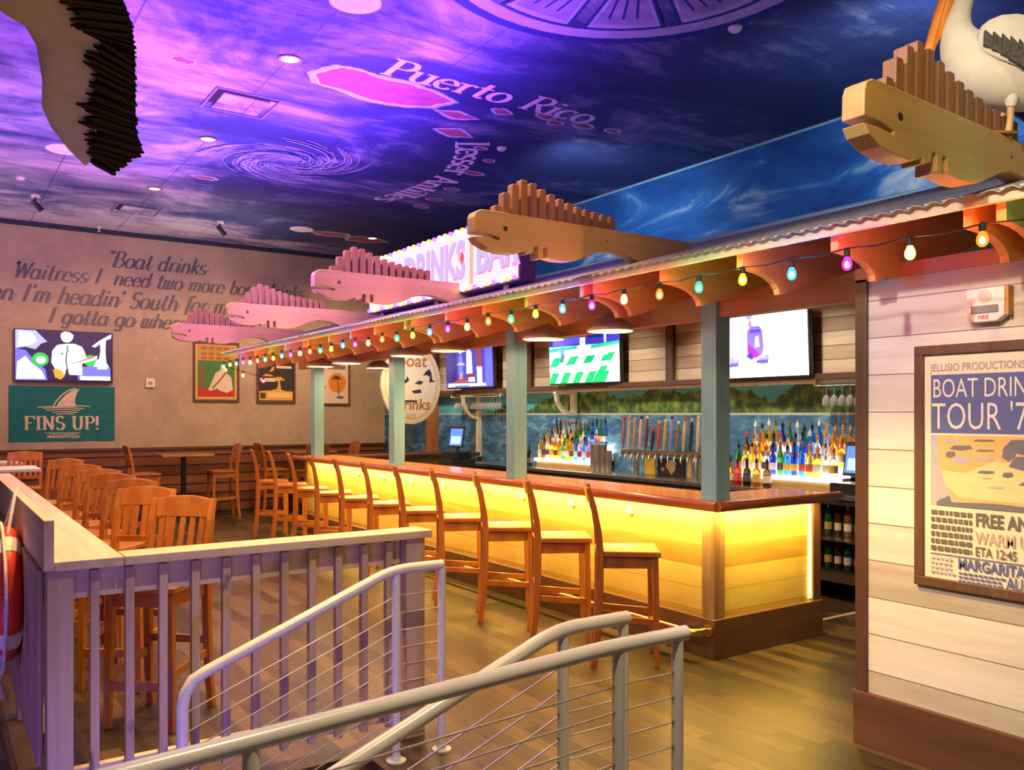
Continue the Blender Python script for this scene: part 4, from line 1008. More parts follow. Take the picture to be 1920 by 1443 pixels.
def glassmat(nm, col):
    return M('glass_' + nm, col, .10, 0, .15, 20, spec=.8, trans=.65)
GLS = {'amber': (.62, .26, .03), 'clear': (.82, .82, .80), 'green': (.04, .26, .05), 'blue': (.03, .22, .75), 'brown': (.16, .06, .02),
       'gold': (.85, .52, .06), 'navy': (.02, .05, .45), 'red': (.55, .03, .03), 'pink': (.85, .30, .55), 'orange': (.85, .32, .04), 'black': (.02, .02, .02)}
CAPS = {'black': BLACK, 'red': M('cap_red', (.6, .04, .03), .4), 'gold': BRASS, 'white': WHITEP, 'orange': M('cap_orange', (.85, .25, .03), .4), 'silver': STEEL}
SHAPES = [
 [(.034, 0), (.037, .01), (.037, .17), (.030, .20), (.013, .225), (.013, .275)],
 [(.040, 0), (.043, .01), (.043, .13), (.036, .165), (.015, .19), (.014, .26)],
 [(.036, 0), (.038, .008), (.034, .10), (.039, .17), (.015, .21), (.013, .29)],
 [(.031, 0), (.033, .008), (.033, .19), (.022, .225), (.013, .25), (.012, .31)]]
BOT = {}
def bottle(shape, col, cap, lab, loc, label, group, rz=0.0):
    key = (shape, col, cap, lab)
    if key not in BOT:
        t = thing('liquor_bottle', label, 'bottle', loc, rz, group)
        pf = SHAPES[shape]; top = pf[-1][1]
        MB().lathe([(.001, 0)] + pf + [(.001, top)], seg=12).build('body', glassmat(col, GLS[col]), t, smooth=True)
        r = max(p[0] for p in pf)
        MB().lathe([(r + .0006, .05), (r + .0012, .055), (r + .0012, .115), (r + .0006, .12)], seg=12).build('label', INK(lab), t, smooth=True)
        MB().lathe([(.015, top - .02), (.0155, top + .018), (.012, top + .022), (.004, top + .03), (.004, top + .055), (.001, top + .056)], seg=10).build('pourer_cap', CAPS[cap], t, smooth=True)
        BOT[key] = t; return t
    return copy_tree(BOT[key], loc, rz, label)
LABS = [(.78, .72, .60), (.70, .46, .10), (.10, .08, .10), (.62, .10, .06), (.78, .78, .74)]

def lit_shelf(y0, y1, label, side, palette, seedn):
    t = thing('lit_bottle_shelf', label, 'shelf', (7.15, (y0 + y1) / 2, .975))
    steps = [(6.93, 1.10), (7.06, 1.20), (7.19, 1.30)]
    for i, (x, z) in enumerate(steps):
        MB().box(x, x + (.13 if i < 2 else .18), y0, y1, 1.06 if i == 0 else steps[i - 1][1], z).build('lit_step', TIRE, t, bevel=.002, world=True)
        if i: MB().box(x, 7.37, y0, y1, 1.04, steps[i - 1][1]).build('step_base', WHITEP, t, world=True)
    MB().box(6.95, 7.36, y0 + .03, y1 - .03, .975, 1.06).build('stand', WOOD('golden_stand', (.40, .24, .07), (.58, .38, .14), 'y', .4, 4), t, world=True)
    rnd = random.Random(seedn)
    for i, (x, z) in enumerate(steps):
        y = y0 + .05; k = 0
        names = []
        while y < y1 - .04 and k < 19:
            f = (y - y0) / (y1 - y0)
            names.append((y, f)); y += .0865 + rnd.uniform(-.004, .006); k += 1
        n = len(names)
        for q, (y, f) in enumerate(names):
            col, capc = palette(1 - f, rnd)                     # 0 at the left end as seen from the room
            row = ('front', 'middle', 'top')[i]
            bottle(rnd.randrange(4), col, capc, rnd.choice(LABS), (x + .065 if i < 2 else x + .08, y, z),
                   '%s bottle on %s step of %s lit shelf, %s from left' % (col, row, side, ORD[min(n - 1 - q, 19)]), 'liquor bottles on the %s lit shelf' % side, rnd.uniform(0, 6))
def pal_right(f, r):
    if f < .12: return r.choice([('green', 'black'), ('brown', 'red'), ('clear', 'white')])
    if f < .32: return r.choice([('gold', 'gold'), ('gold', 'black'), ('amber', 'red'), ('gold', 'white')])
    if f < .5: return r.choice([('clear', 'white'), ('clear', 'silver'), ('green', 'gold'), ('navy', 'black'), ('clear', 'red')])
    if f < .72: return r.choice([('blue', 'black'), ('blue', 'white'), ('green', 'black'), ('blue', 'silver'), ('navy', 'black')])
    return r.choice([('gold', 'orange'), ('clear', 'orange'), ('orange', 'orange'), ('gold', 'red'), ('clear', 'silver')])
def pal_left(f, r):
    if f < .18: return r.choice([('amber', 'red'), ('brown', 'black'), ('gold', 'gold')])
    if f < .42: return r.choice([('clear', 'gold'), ('gold', 'gold'), ('clear', 'red'), ('gold', 'white')])
    if f < .68: return r.choice([('amber', 'black'), ('brown', 'black'), ('gold', 'black'), ('amber', 'red'), ('green', 'gold')])
    return r.choice([('blue', 'black'), ('clear', 'white'), ('green', 'gold'), ('pink', 'white'), ('clear', 'silver')])
lit_shelf(4.86, 6.12, 'white glowing stepped shelf full of bottles at the right of the back bar', 'right', pal_right, 3)
lit_shelf(8.45, 9.62, 'white glowing stepped shelf full of bottles at the left of the back bar', 'left', pal_left, 8)
# bottles standing on the counter before the right shelf, and in the cooler
rnd = random.Random(5)
for k, y in enumerate((5.55, 5.68, 5.80, 5.92, 6.02, 6.26, 6.36)):
    bottle(1, ('brown', 'amber', 'black', 'red', 'amber', 'brown', 'black')[k], 'black', LABS[k % 5], (6.84, y, .975),
           '%s bottle on the steel counter before the right lit shelf, %s from right' % (('brown', 'amber', 'black', 'red', 'amber', 'brown', 'black')[k], ORD[k]), 'bottles on the steel back counter')
for k, y in enumerate((9.75, 9.86, 9.97, 10.08, 10.20)):
    bottle(0, ('black', 'brown', 'red', 'black', 'brown')[k], 'black', LABS[2], (6.95, y, .975),
           'dark bottle beside the left lit shelf, %s from the shelf' % ORD[k], 'dark bottles left of the left lit shelf')
for s_, z in (('lower', .241), ('upper', .556)):
    for k in range(12):
        c = ('brown', 'green', 'brown', 'amber')[rnd.randrange(4)]
        bottle(3 if k % 2 else 0, c, ('gold', 'silver')[k % 2], LABS[k % 5], (7.12, 4.42 + .105 * k, z), '%s beer bottle on %s cooler shelf, %s from right' % (c, s_, ORD[k]), 'bottles in the cooler')

# beer taps
t = thing('beer_tap_tower', 'steel beer tap rail with a row of many coloured tap handles', 'beer taps', (7.1, 7.2, .975))
MB().box(7.02, 7.12, 6.55, 7.92, 1.215, 1.275).build('tap_rail', M('copper_rail', (.55, .34, .18), .25, .9), t, bevel=.012, world=True)
for y in (6.75, 7.7): MB().tube([(7.08, y, .975), (7.08, y, 1.22)], .035, 14).build('column', STEEL, t, smooth=True, world=True)
HCOL = [(.66, .42, .20), (.02, .02, .02), (.62, .40, .18), (.20, .14, .05), (.30, .24, .50), (.42, .40, .05), (.60, .05, .05), (.03, .02, .02), (.16, .05, .03), (.66, .42, .34), (.46, .28, .08), (.62, .42, .28), (.32, .20, .14)]
for i, c in enumerate(HCOL):
    y = 6.62 + i * .102; h = (.36, .33, .34, .30, .36, .32, .30, .22, .36, .36, .34, .36, .35)[i]
    tp_ = MB().tube([(6.98, y, 1.285), (6.985, y, 1.33), (7.0, y, 1.285 + h * .6), (7.01, y, 1.285 + h)], [.010, .017, .022, .016], 10).build('tap_handle', M('tap_col_%d' % i, c, .4), t, smooth=True, world=True)
    MB().lathe([(.001, -.0), (.018, .004), (.020, .03), (.001, .045)], (7.01, y, 1.285 + h), 10).build('finial', M('tap_top_%d' % (i % 5), [(.75, .45, .2), (.8, .3, .02), (.6, .04, .04), (.7, .6, .45), (.05, .04, .05)][i % 5], .4), tp_, smooth=True, world=True)
    MB().tube([(7.02, y, 1.245), (6.96, y, 1.245), (6.94, y, 1.20), (6.94, y, 1.15)], .011, 8).build('faucet', STEEL, t, smooth=True, world=True)
for y0, y1, c, wh in ((7.42, 7.60, (.72, .48, .06), 'left yellow'), (6.72, 6.90, (.60, .44, .12), 'right yellow')):
    o_ = MB().box(7.12, 7.14, y0, y1, .98, 1.20).build('menu_panel', INK(c), thing('menu_card', '%s card standing under the beer taps' % wh, 'card', (7.13, y0, .975)), bevel=.002, world=True)
t = thing('dark_sign_board', 'black board with a pale emblem standing under the beer taps', 'board', (7.13, 7.15, .975))
MB().box(7.12, 7.14, 6.94, 7.38, .976, 1.19).build('board', BLACK, t, bevel=.002, world=True)
b = Art((7.119, 7.27, 1.0), -Uy, Uz)
b.poly(INK((.42, .32, .22)), [(.02, .10), (.06, .17), (.14, .175), (.2, .15), (.18, .06), (.12, .0), (.08, .04)]); b.ell(INK((.30, .22, .16)), -.02, .06, .03, .025); b.build('emblem', t)
# steel tumblers in stacks
for k, (x, y, n) in enumerate(((6.95, 8.36, 5), (6.95, 8.26, 5), (6.95, 8.16, 5), (6.95, 8.06, 4), (7.08, 8.30, 5), (6.95, 6.45, 4), (7.06, 6.40, 4))):
    t = thing('tumbler_stack', 'stack of steel tumblers on the back counter, %s' % (ORD[k] + ' from the left shelf' if k < 4 else ('behind the front row' if k == 4 else ('before the teal post, front' if k == 5 else 'before the teal post, rear'))), 'tumblers', (x, y, .975), group='tumbler stacks on the back counter')
    for q in range(n):
        MB().lathe([(.036, 0), (.042, .075), (.043, .08), (.039, .08), (.033, .004)], (0, 0, q * .066), 14).build('tumbler', M('smoky_tumbler', (.52, .47, .44), .2, .6), t, smooth=True)

# till screens
def till(x, y, z, rz, label, s=1.0):
    t = thing('till', label, 'till', (x, y, z), rz)
    MB().box(-.17 * s, .17 * s, -.17 * s, .17 * s, 0, .10).build('cash_drawer', BLACK, t, bevel=.005)
    MB().tube([(.02, 0, .10), (.04, 0, .24)], .03, 10).build('stand', BLACK, t)
    d = MB(); d.prism([(-.03, .16), (-.005, .16), (.055, .47), (.03, .47)], lambda a_, b_, k: (a_, k, b_), -.15 * s, .15 * s); d.build('monitor', BLACK, t, bevel=.006)
    n = Vector((-.98, 0, .19)).normalized(); up = Vector((.19, 0, .98)).normalized()
    b = Art(Vector((-.031, .13 * s, .17)) + n * .0012 + up * .02, -Uy, up, .26 * s, .25)
    b.rect(SCR((.10, .28, .9), 1.0), 0, 0, 1, 1); b.rect(SCR((.45, .65, 1), 1.2), .1, .1, .9, .55)
    b.build('screen', t, world=False)
till(7.0, 4.66, .975, R(-6), 'black till with blue screen on the steel counter beside the poster wall')
till(6.35, 10.75, 1.06, R(18), 'black till with pale screen at the far end of the back bar', .9)
t = thing('till_table', 'dark cabinet carrying the far till', 'cabinet', (6.35, 10.75, 0))
MB().box(6.15, 6.55, 10.55, 10.95, 0, 1.055).build('cabinet', DARKIN, t, world=True)
MB().box(6.14, 6.151, 10.58, 10.92, .1, 1.0).build('door', BLACK, t, world=True)

# shelf brackets and hanging glasses
for k, (y, lb) in enumerate(((9.28, 'cream curved shelf bracket behind the left lit shelf'), (11.75, 'cream curved shelf bracket by the far end bar'))):
    t = thing('shelf_bracket', lb, 'bracket', (7.39, y, 1.05), group='cream shelf brackets')
    zt = 2.011
    MB().box(7.33, 7.398, y - .04, y + .04, 1.02 if k else 1.69, zt).build('upright', CREAMW, t, bevel=.003, world=True)
    MB().sweep([(7.06, y, zt - .03)] + [(7.06 + .27 * (1 - math.cos(R(q))) , y, zt - .03 - (.34 if k else .27) * math.sin(R(q))) for q in (20, 40, 60, 78, 90)], (.022, .03), (0, 1, 0)).build('curved_brace', CREAMW, t, bevel=.002, world=True)
    MB().box(7.03, 7.33, y - .035, y + .035, zt - .03, zt).build('arm', CREAMW, t, bevel=.002, world=True)
GLASSM = M('wine_glass', (.86, .84, .80), .06, 0, .05, 20, trans=.75)
wg = None; kk = 0
for (ya, yb, side) in ((4.66, 5.26, 'right'), (11.0, 12.4, 'left')):
    rk = thing('glass_rack', 'pale rack for hanging glasses under the shelf rail, %s end of the mural' % side, 'rack', (7.28, (ya + yb) / 2, 2.0))
    for dx in (7.262, 7.298): MB().box(dx - .007, dx + .007, ya - .03, yb + .03, 1.982, 1.990).build('rail', CREAMW, rk, world=True)
    for yy in (ya - .044, yb + .044): MB().box(7.25, 7.31, yy - .014, yy + .014, 1.980, 2.0495).build('hanger', CREAMW, rk, world=True)
    y = ya; i = 0
    while y <= yb:
        lb = 'upside down wine glass on the %s hanging rack, %s from its right end' % (side, ORD[i])
        if wg is None:
            wg = thing('wine_glass', lb, 'glass', (7.28, y, 1.9925), group='wine glasses on the hanging racks')
            MB().lathe([(.001, -.002), (.034, -.001), (.034, .001), (.006, -.006)], seg=14).build('foot', GLASSM, wg, smooth=True)
            MB().tube([(0, 0, -.004), (0, 0, -.10)], .004, 8).build('stem', GLASSM, wg, smooth=True)
            MB().lathe([(.004, -.098), (.024, -.11), (.042, -.15), (.040, -.19), (.036, -.205), (.0345, -.205), (.040, -.15), (.02, -.112)], seg=16).build('bowl', GLASSM, wg, smooth=True)
        else: copy_tree(wg, (7.28, y, 1.9925), 0, lb)
        y += .088; i += 1

# ---------------------------------------------------------------- televisions over the back bar
def bar_tv(y, z, w_, h_, rz, tilt, label, x=7.15):
    t = thing('television', label, 'television', (x, y, z), 0, 'televisions over the back bar')
    t.rotation_euler = (0, tilt, rz)
    MB().box(-.03, .03, -w_ / 2, w_ / 2, -h_ / 2, h_ / 2).build('case', BLACK, t, bevel=.005)
    MB().box(.03, .205, -.12, .12, -.12, .12).build('wall_mount', BLACK, t)
    return t, Art((-.0308, w_ / 2 - .012, -h_ / 2 + .018), -Uy, Uz, w_ - .024, h_ - .03)
t, b = bar_tv(5.87, 2.43, 1.20, .71, 0, R(-3), 'television with white screen showing a pink drink, right over back bar')
b.rect(SCR((1, 1, 1), 1.90), 0, 0, 1, 1)
b.poly(SCR((.45, .28, 1), 0.79), [(.36, .40), (.36, .70), (.40, .78), (.50, .78), (.53, .70), (.54, .45), (.52, .34), (.46, .30), (.40, .30)])
b.poly(SCR((.70, .05, .95), 0.73), [(.36, .36), (.37, .52), (.45, .42), (.50, .34), (.45, .29)]); b.poly(SCR((.18, .12, .95), 0.79), [(.39, .68), (.4, .73), (.51, .73), (.51, .68)])
b.poly(SCR((.12, .05, .9), 0.73), [(.34, .33), (.40, .38), (.43, .29), (.40, .27)]); b.poly(SCR((1, .35, .45), 0.86), [(.375, .78), (.39, .88), (.41, .87), (.42, .78)]); b.ell(SCR((.55, .5, 1), 0.92), .39, .93, .035, .045)
b.poly(SCR((.85, .75, 1), 1.06), [(.44, .45), (.45, .62), (.49, .64), (.50, .46)])
b.poly(SCR((.5, .45, 1), 0.92), [(.15, .20), (.17, .34), (.20, .33), (.22, .24), (.25, .32), (.27, .22)]); b.poly(SCR((.22, .15, .95), 0.79), [(.145, .17), (.16, .23), (.25, .23), (.255, .18)])
b.poly(SCR((.5, .45, 1), 0.92), [(.46, .22), (.5, .3), (.54, .29), (.58, .36), (.60, .25)]); b.poly(SCR((.22, .15, .95), 0.79), [(.45, .22), (.47, .26), (.58, .26), (.59, .21), (.53, .20)])
for (x0, x1) in ((.13, .17), (.19, .33), (.46, .66)): b.rect(SCR((.82, .84, .95), 0.99), x0, .105, x1, .125)
b.build('screen', t, world=False)
t, b = bar_tv(8.78, 2.475, 1.32, .74, R(6), R(-2), 'television showing a green striped football field, middle over back bar')
b.rect(SCR((.75, 1, .92), 0.99), 0, 0, 1, 1)
b.rect(SCR((.06, .06, .75), 0.73), 0, .70, 1, 1); b.poly(SCR((.12, .12, .95), 0.79), [(.05, .72), (.06, .88), (.45, .90), (.46, .74)]); b.rect(SCR((.02, .02, .25), 0.53), 0, .72, .06, .82)
for i in range(7): b.rect(SCR((.45, .5, 1), 0.86), .10 + .13 * i, .90, .16 + .13 * i, .98)
b.rect(SCR((.02, .03, .45), 0.59), .57, .82, .78, .98); b.ell(SCR((.5, .02, .2), 0.66), .50, .90, .035, .05); b.poly(SCR((.85, .9, 1), 0.99), [(.46, .66), (.46, .84), (.54, .84), (.54, .66)]); b.rect(SCR((.9, .95, 1), 0.99), .80, .72, .83, .98)
b.poly(SCR((.02, .75, .45), 0.73), [(0, .60), (0, .67), (.42, .70), (.42, .64)]); b.poly(SCR((.05, .8, .5), 0.73), [(.62, .62), (.62, .69), (1, .73), (1, .67)])
for i in range(4): b.poly(SCR((.0, .72, .25), 0.76), [(.0 + i * .24, .32), (.12 + i * .24, .32), (.20 + i * .24, .50), (.08 + i * .24, .49)])
for i in range(6): b.poly(SCR((.0, .78, .22), 0.79), [(-.02 + i * .18, .0), (.08 + i * .18, .0), (.15 + i * .18, .20), (.05 + i * .18, .20)]) if i < 5 else None
b.poly(SCR((.0, .78, .22), 0.79), [(.62, .0), (.86, .52), (.95, .53), (.72, .0)])
b.poly(SCR((.95, .92, 1), 1.60), [(0, .22), (0, .31), (1, .40), (1, .31)]); b.ell(SCR((.8, .7, .9), 0.86), .34, .27, .06, .03)
b.poly(SCR((.15, .4, .9), 0.79), [(.17, .52), (.18, .72), (.22, .72), (.23, .52)]); b.poly(SCR((.05, .3, .3), 0.66), [(.16, .40), (.19, .54), (.24, .54), (.21, .40)])
b.build('screen', t, world=False)
t, b = bar_tv(11.67, 2.50, 1.34, .76, R(3), R(-2), 'television showing figures on a blue stage, left over back bar')
b.rect(SCR((.06, .06, .55), 1.1), 0, 0, 1, 1); b.rect(SCR((.05, .03, .22), .9), 0, .12, .24, 1); b.rect(SCR((.10, .12, 1), 1.3), .84, .02, .985, 1); b.rect(SCR((.12, .05, .4), .9), .72, .1, .82, 1)
b.poly(SCR((.12, .2, .95), 1.3), [(.28, .3), (.29, .68), (.33, .74), (.37, .68), (.38, .3)]); b.ell(SCR((.8, .4, .35), 1.2), .33, .80, .035, .06); b.poly(SCR((.8, .4, .4), 1.2), [(.24, .5), (.3, .56), (.4, .54), (.42, .48), (.32, .5)]); b.poly(SCR((.8, .3, .3), 1.1), [(.29, .14), (.30, .32), (.37, .32), (.36, .14)])
b.poly(SCR((.75, .85, 1), 1.5), [(.45, .30), (.46, .78), (.50, .86), (.57, .76), (.58, .30)]); b.poly(SCR((.35, .02, .02), 1), [(.44, .22), (.44, .3), (.62, .3), (.62, .22)]); b.poly(SCR((.9, .9, 1), 1.5), [(.48, .12), (.5, .22), (.62, .22), (.63, .12)])
b.poly(SCR((.32, .06, .10), 1), [(.66, .44), (.66, .95), (.75, .95), (.77, .44)]); b.poly(SCR((.8, .85, 1), 1.5), [(.68, .08), (.67, .44), (.78, .44), (.78, .08)])
b.poly(SCR((.5, .08, .06), 1), [(.1, .10), (.34, .2), (.58, .10)]); b.poly(SCR((.7, .8, 1), 1.4), [(.03, .02), (.05, .10), (.85, .08), (.86, .02)]); b.rect(SCR((.1, .3, .9), 1.2), .2, .02, .5, .05)
b.build('screen', t, world=False)

# oval sign at the far end of the back bar
t = thing('oval_sign', 'cream oval bar sign with brown lettering before the orange post', 'sign', (6.38, 12.24, 2.20))
R1, R2 = .535, .655
el = lambda ra, rb, n=40: [(ra * math.cos(2 * math.pi * i / n), rb * math.sin(2 * math.pi * i / n)) for i in range(n)]
MB().prism(el(R1, R2), lambda a_, b_, d: (a_, d, b_), -.03, .03).build('board', M('cream_sign', (.80, .68, .46), .5), t, bevel=.006)
b = Art((0, -.0305, 0), Ux, Uz); BR = INK((.42, .19, .06)); BK = INK((.03, .025, .04)); CR2 = INK((.82, .74, .58)); TN = INK((.62, .44, .20))
b.ring(TN, 0, 0, R1 * .88, R2 * .88, .03); b.ell(CR2, 0, 0, R1 * .84, R2 * .84)
b.text(BR, 'Boat', 0, .27, .29, align='CENTER', bold=.006, shear=.1); b.text(BR, 'Drinks', 0, -.42, .25, align='CENTER', bold=.006, shear=.1)
b.poly(BK, [(.20, .12), (.26, .20), (.32, .24), (.36, .18), (.38, .06), (.44, .04), (.32, .02), (.33, .12), (.26, .14)]); b.poly(BK, [(.05, .0), (.14, .05), (.22, .03), (.16, -.02)]); b.poly(BK, [(-.22, .04), (-.1, .06), (-.08, .12), (-.04, .05), (-.1, .0)])
b.poly(BK, [(.0, -.12), (.16, -.09), (.18, -.15), (.04, -.16)]); b.rect(BK, -.12, -.30, .1, -.27)
b.text(TN, 'BAR', 0, -.55, .10, align='CENTER', bold=.003)
b.build('lettering', t, world=False)
for dx in (-.2, .2): MB().tube([(dx, 0, .58), (dx, 0, deck(6.38 + dx) - 2.20 + .003)], .006, 6).build('hanging_wire', STEEL, t)

# ================================================================ canopy over the bar
t = thing('bar_canopy', 'sloping corrugated canopy roof on cedar rafters over the bar', 'canopy', (4.5, 6.9, 2.4))
MB().prism([(3.45, deck(3.45) + .002), (7.40, deck(7.40) + .002), (7.40, deck(7.40) + .03), (3.45, deck(3.45) + .03)], lambda a_, b_, d: (a_, d, b_), .4, 12.32).build('roof_deck', DECKW, t, world=True)
MB().box(3.425, 3.449, .4, 12.32, 2.525, 2.578).build('fascia', FASCIA, t, bevel=.003, world=True)
cs = MB(); ny = 476; rows = []
for i in range(ny + 1):
    y = .4 + 11.94 * i / ny; z = .026 + .009 * math.cos(2 * math.pi * (y - .4) / .076)
    rows.append([(3.395, y, deck(3.395) + .012 + z), (7.62, y, deck(7.62) + .012 + z), (7.62, y, deck(7.62) + .016 + z), (3.395, y, deck(3.395) + .016 + z)])
cs.loft(rows).build('corrugated_sheet', M('corrugated_metal', (.40, .40, .42), .5, .5, .12, 6), t, world=True)
def rafter(y):
    pts = [(3.48, deck(3.48)), (3.48, 2.456), (3.505, 2.456)]
    for q in (15, 30, 45, 60, 75, 90): pts.append((3.505 + .275 * math.sin(R(q)), 2.346 + .11 * math.cos(R(q))))
    pts += [(3.80, 2.346), (7.35, 2.346 + SL * 3.55), (7.35, deck(7.35))]
    MB().prism(pts, lambda a_, b_, d: (a_, d, b_), y, y + .04).build('rafter', RAFTW, t, bevel=.002, world=True)
for k in range(-1, 4):
    for off in (0, .13, .75, 1.313, 1.884):
        y = 4.153 + 2.485 * k + off
        if .4 < y < 12.2: rafter(y)
MB().box(4.50, 4.60, 2.75, 12.2, 2.37, 2.562).build('header_beam', BEAMW, t, bevel=.004, world=True)
for n, (y, wh) in enumerate(((4.06, 'nearest, at the bar corner'), (6.51, 'second from the bar corner'), (8.99, 'third from the bar corner'), (11.48, 'farthest from the viewer'))):
    p = thing('bar_post', 'teal painted square post standing on the bar, ' + wh, 'post', (4.54, y + .07, 1.105), group='teal posts on the bar')
    MB().box(-.07, .07, -.07, .07, 0, 1.43).build('shaft', TEAL, p, bevel=.004)
    MB().box(-.072, .072, -.072, .072, 0, .025).build('foot_trim', TEAL, p, bevel=.002)

# wooden fish on the beam ends
FB = [(0.0, 2.755), (0.0, 2.845), (.012, 2.875), (.045, 2.893), (.08, 2.896), (1.78, 2.896), (1.78, 2.80), (1.45, 2.70), (1.32, 2.70), (1.25, 2.722), (1.17, 2.748), (1.08, 2.760), (1.0, 2.757), (.92, 2.738), (.85, 2.706), (.78, 2.676), (.70, 2.656), (.62, 2.652),
      (.56, 2.657), (.525, 2.664), (.525, 2.715), (.51, 2.722), (.495, 2.715), (.495, 2.652), (.455, 2.648), (.455, 2.715), (.44, 2.722), (.425, 2.715), (.42, 2.680), (.365, 2.664), (.36, 2.682), (.28, 2.660), (.18, 2.660), (.10, 2.672), (.03, 2.700), (.0, 2.732), (.10, 2.736), (.175, 2.728), (.18, 2.742), (.10, 2.756)]
FT = [(.14, .035), (.20, .12), (.265, .18), (.33, .215), (.40, .205), (.47, .18), (.54, .158), (.61, .140), (.68, .124), (.75, .112), (.82, .102), (.89, .095), (.96, .088), (1.03, .083)]
def make_fish(label):
    t = thing('wooden_fish', label, 'wooden fish', (2.60, 0, 2.66), group='carved wooden fish on the canopy edge')
    MB().prism([(a_, b_ - 2.66) for a_, b_ in FB], lambda a_, b_, d: (a_, d, b_), -.044, .044).build('body', FISHW, t, bevel=.006, seg=3)
    for k, (x, h) in enumerate(FT):
        q = 0.0; cx_ = x + .034
        MB().prism([(-.0235, .234), (.0235, .234), (.0235, .237 + h - .004), (.017, .237 + h + .004), (-.017, .237 + h + .004), (-.0235, .237 + h - .004)], lambda a_, b_, d: (cx_ + a_ * math.cos(q) - d * math.sin(q), a_ * math.sin(q) + d * math.cos(q), b_), -.027, .027).build('fin_slat', FINW, t, bevel=.003)
    for s_ in (-1, 1):
        MB().lathe([(.001, 0), (.016, .001), (.016, .004), (.010, .006), (.001, .006)], (.215, s_ * .0395 - (0 if s_ > 0 else .006), .140), 14, 'y').build('eye', M('dark_eye_hole', (.05, .02, .01), .5), t, smooth=True)
    MB().lathe([(.001, 0), (.006, .001), (.006, .003), (.001, .003)], (1.0, -.047, .16), 8, 'y').build('peg', M('dark_peg', (.10, .05, .02), .6), t)
    return t
FL = ['yellow lit wooden fish beam end with striped fin, carrying the pelican at right', 'orange lit wooden fish beam end with striped fin, before the marquee sign',
      'pink lit wooden fish beam end with striped fin, left of the marquee sign', 'pink lit wooden fish beam end, second farthest along the canopy', 'pink lit wooden fish beam end, farthest along the canopy']
f0 = make_fish(FL[0]); f0.location = (2.60, 1.753, 2.615); f0.rotation_euler = (0, R(2), 0)
for k in range(1, 5): copy_tree(f0, (2.60, 1.753 + 2.485 * k, 2.66), 0, FL[k])

# pendant lamps below the canopy edge
def pendant(x, y, z, label, proto_=[None], ztop=None):
    if proto_[0] is None:
        p = thing('pendant_lamp', label, 'pendant lamp', (x, y, z), group='dome pendant lamps over the bar')
        pr = [(.176, 0), (.178, .016), (.172, .036), (.150, .060), (.116, .084), (.080, .104), (.056, .120), (.042, .138), (.036, .155), (.036, .165)]
        MB().lathe(pr + [(.033, .165), (.033, .154), (.039, .136), (.054, .117), (.078, .101), (.114, .081), (.148, .057), (.169, .034), (.174, .009), (.176, 0)], seg=32, caps=False).build('shade', BRONZE, p, smooth=True)
        MB().lathe([(.170, .006), (.165, .032), (.144, .055), (.110, .079), (.075, .098), (.051, .114), (.036, .13), (.001, .134), (.001, .136), (.037, .133), (.0525, .1155), (.0765, .0995), (.112, .080), (.146, .056), (.167, .033), (.172, .008), (.170, .006)], seg=32, caps=False).build('lining', CREAM, p, smooth=True)
        MB().lathe([(.171, -.002), (.178, -.002), (.181, .003), (.179, .008), (.171, .006), (.171, -.002)], seg=32, caps=False).build('rim', CREAM, p, smooth=True)
        MB().lathe([(.001, .165), (.026, .166), (.026, .195), (.012, .21), (.012, .23)], seg=14).build('cap', BRONZE, p, smooth=True)
        MB().tube([(0, 0, .22), (0, 0, .44)], .007, 8).build('stem', BRONZE, p)
        MB().lathe([(.001, .03), (.025, .04), (.03, .06), (.02, .09), (.013, .11), (.001, .112)], seg=14).build('bulb', EMIT('warm_pendant_bulb', (1, .72, .36), 14), p, smooth=True)
        proto_[0] = p
    else: p = copy_tree(proto_[0], (x, y, z), 0, label)
    lamp('POINT', (x, y, z + .012), 13, (1, .70, .38), size=.015, name='pendant_light')
    return p
for k, y in enumerate((4.95, 5.80, 7.40, 8.30, 9.92, 10.80)):
    pendant(4.28, y, 2.335, 'bronze dome pendant lamp hanging under the canopy edge, %s' % ('nearest the viewer' if k == 0 else '%s from the viewer' % ORD[k]))
p7 = pendant(5.58, 11.75, 2.40, 'bronze dome pendant lamp hanging beyond the second far teal post')
MB().tube([(0, 0, .43), (0, 0, deck(5.58) - 2.40 + .002)], .007, 8).build('stem', BRONZE, p7)

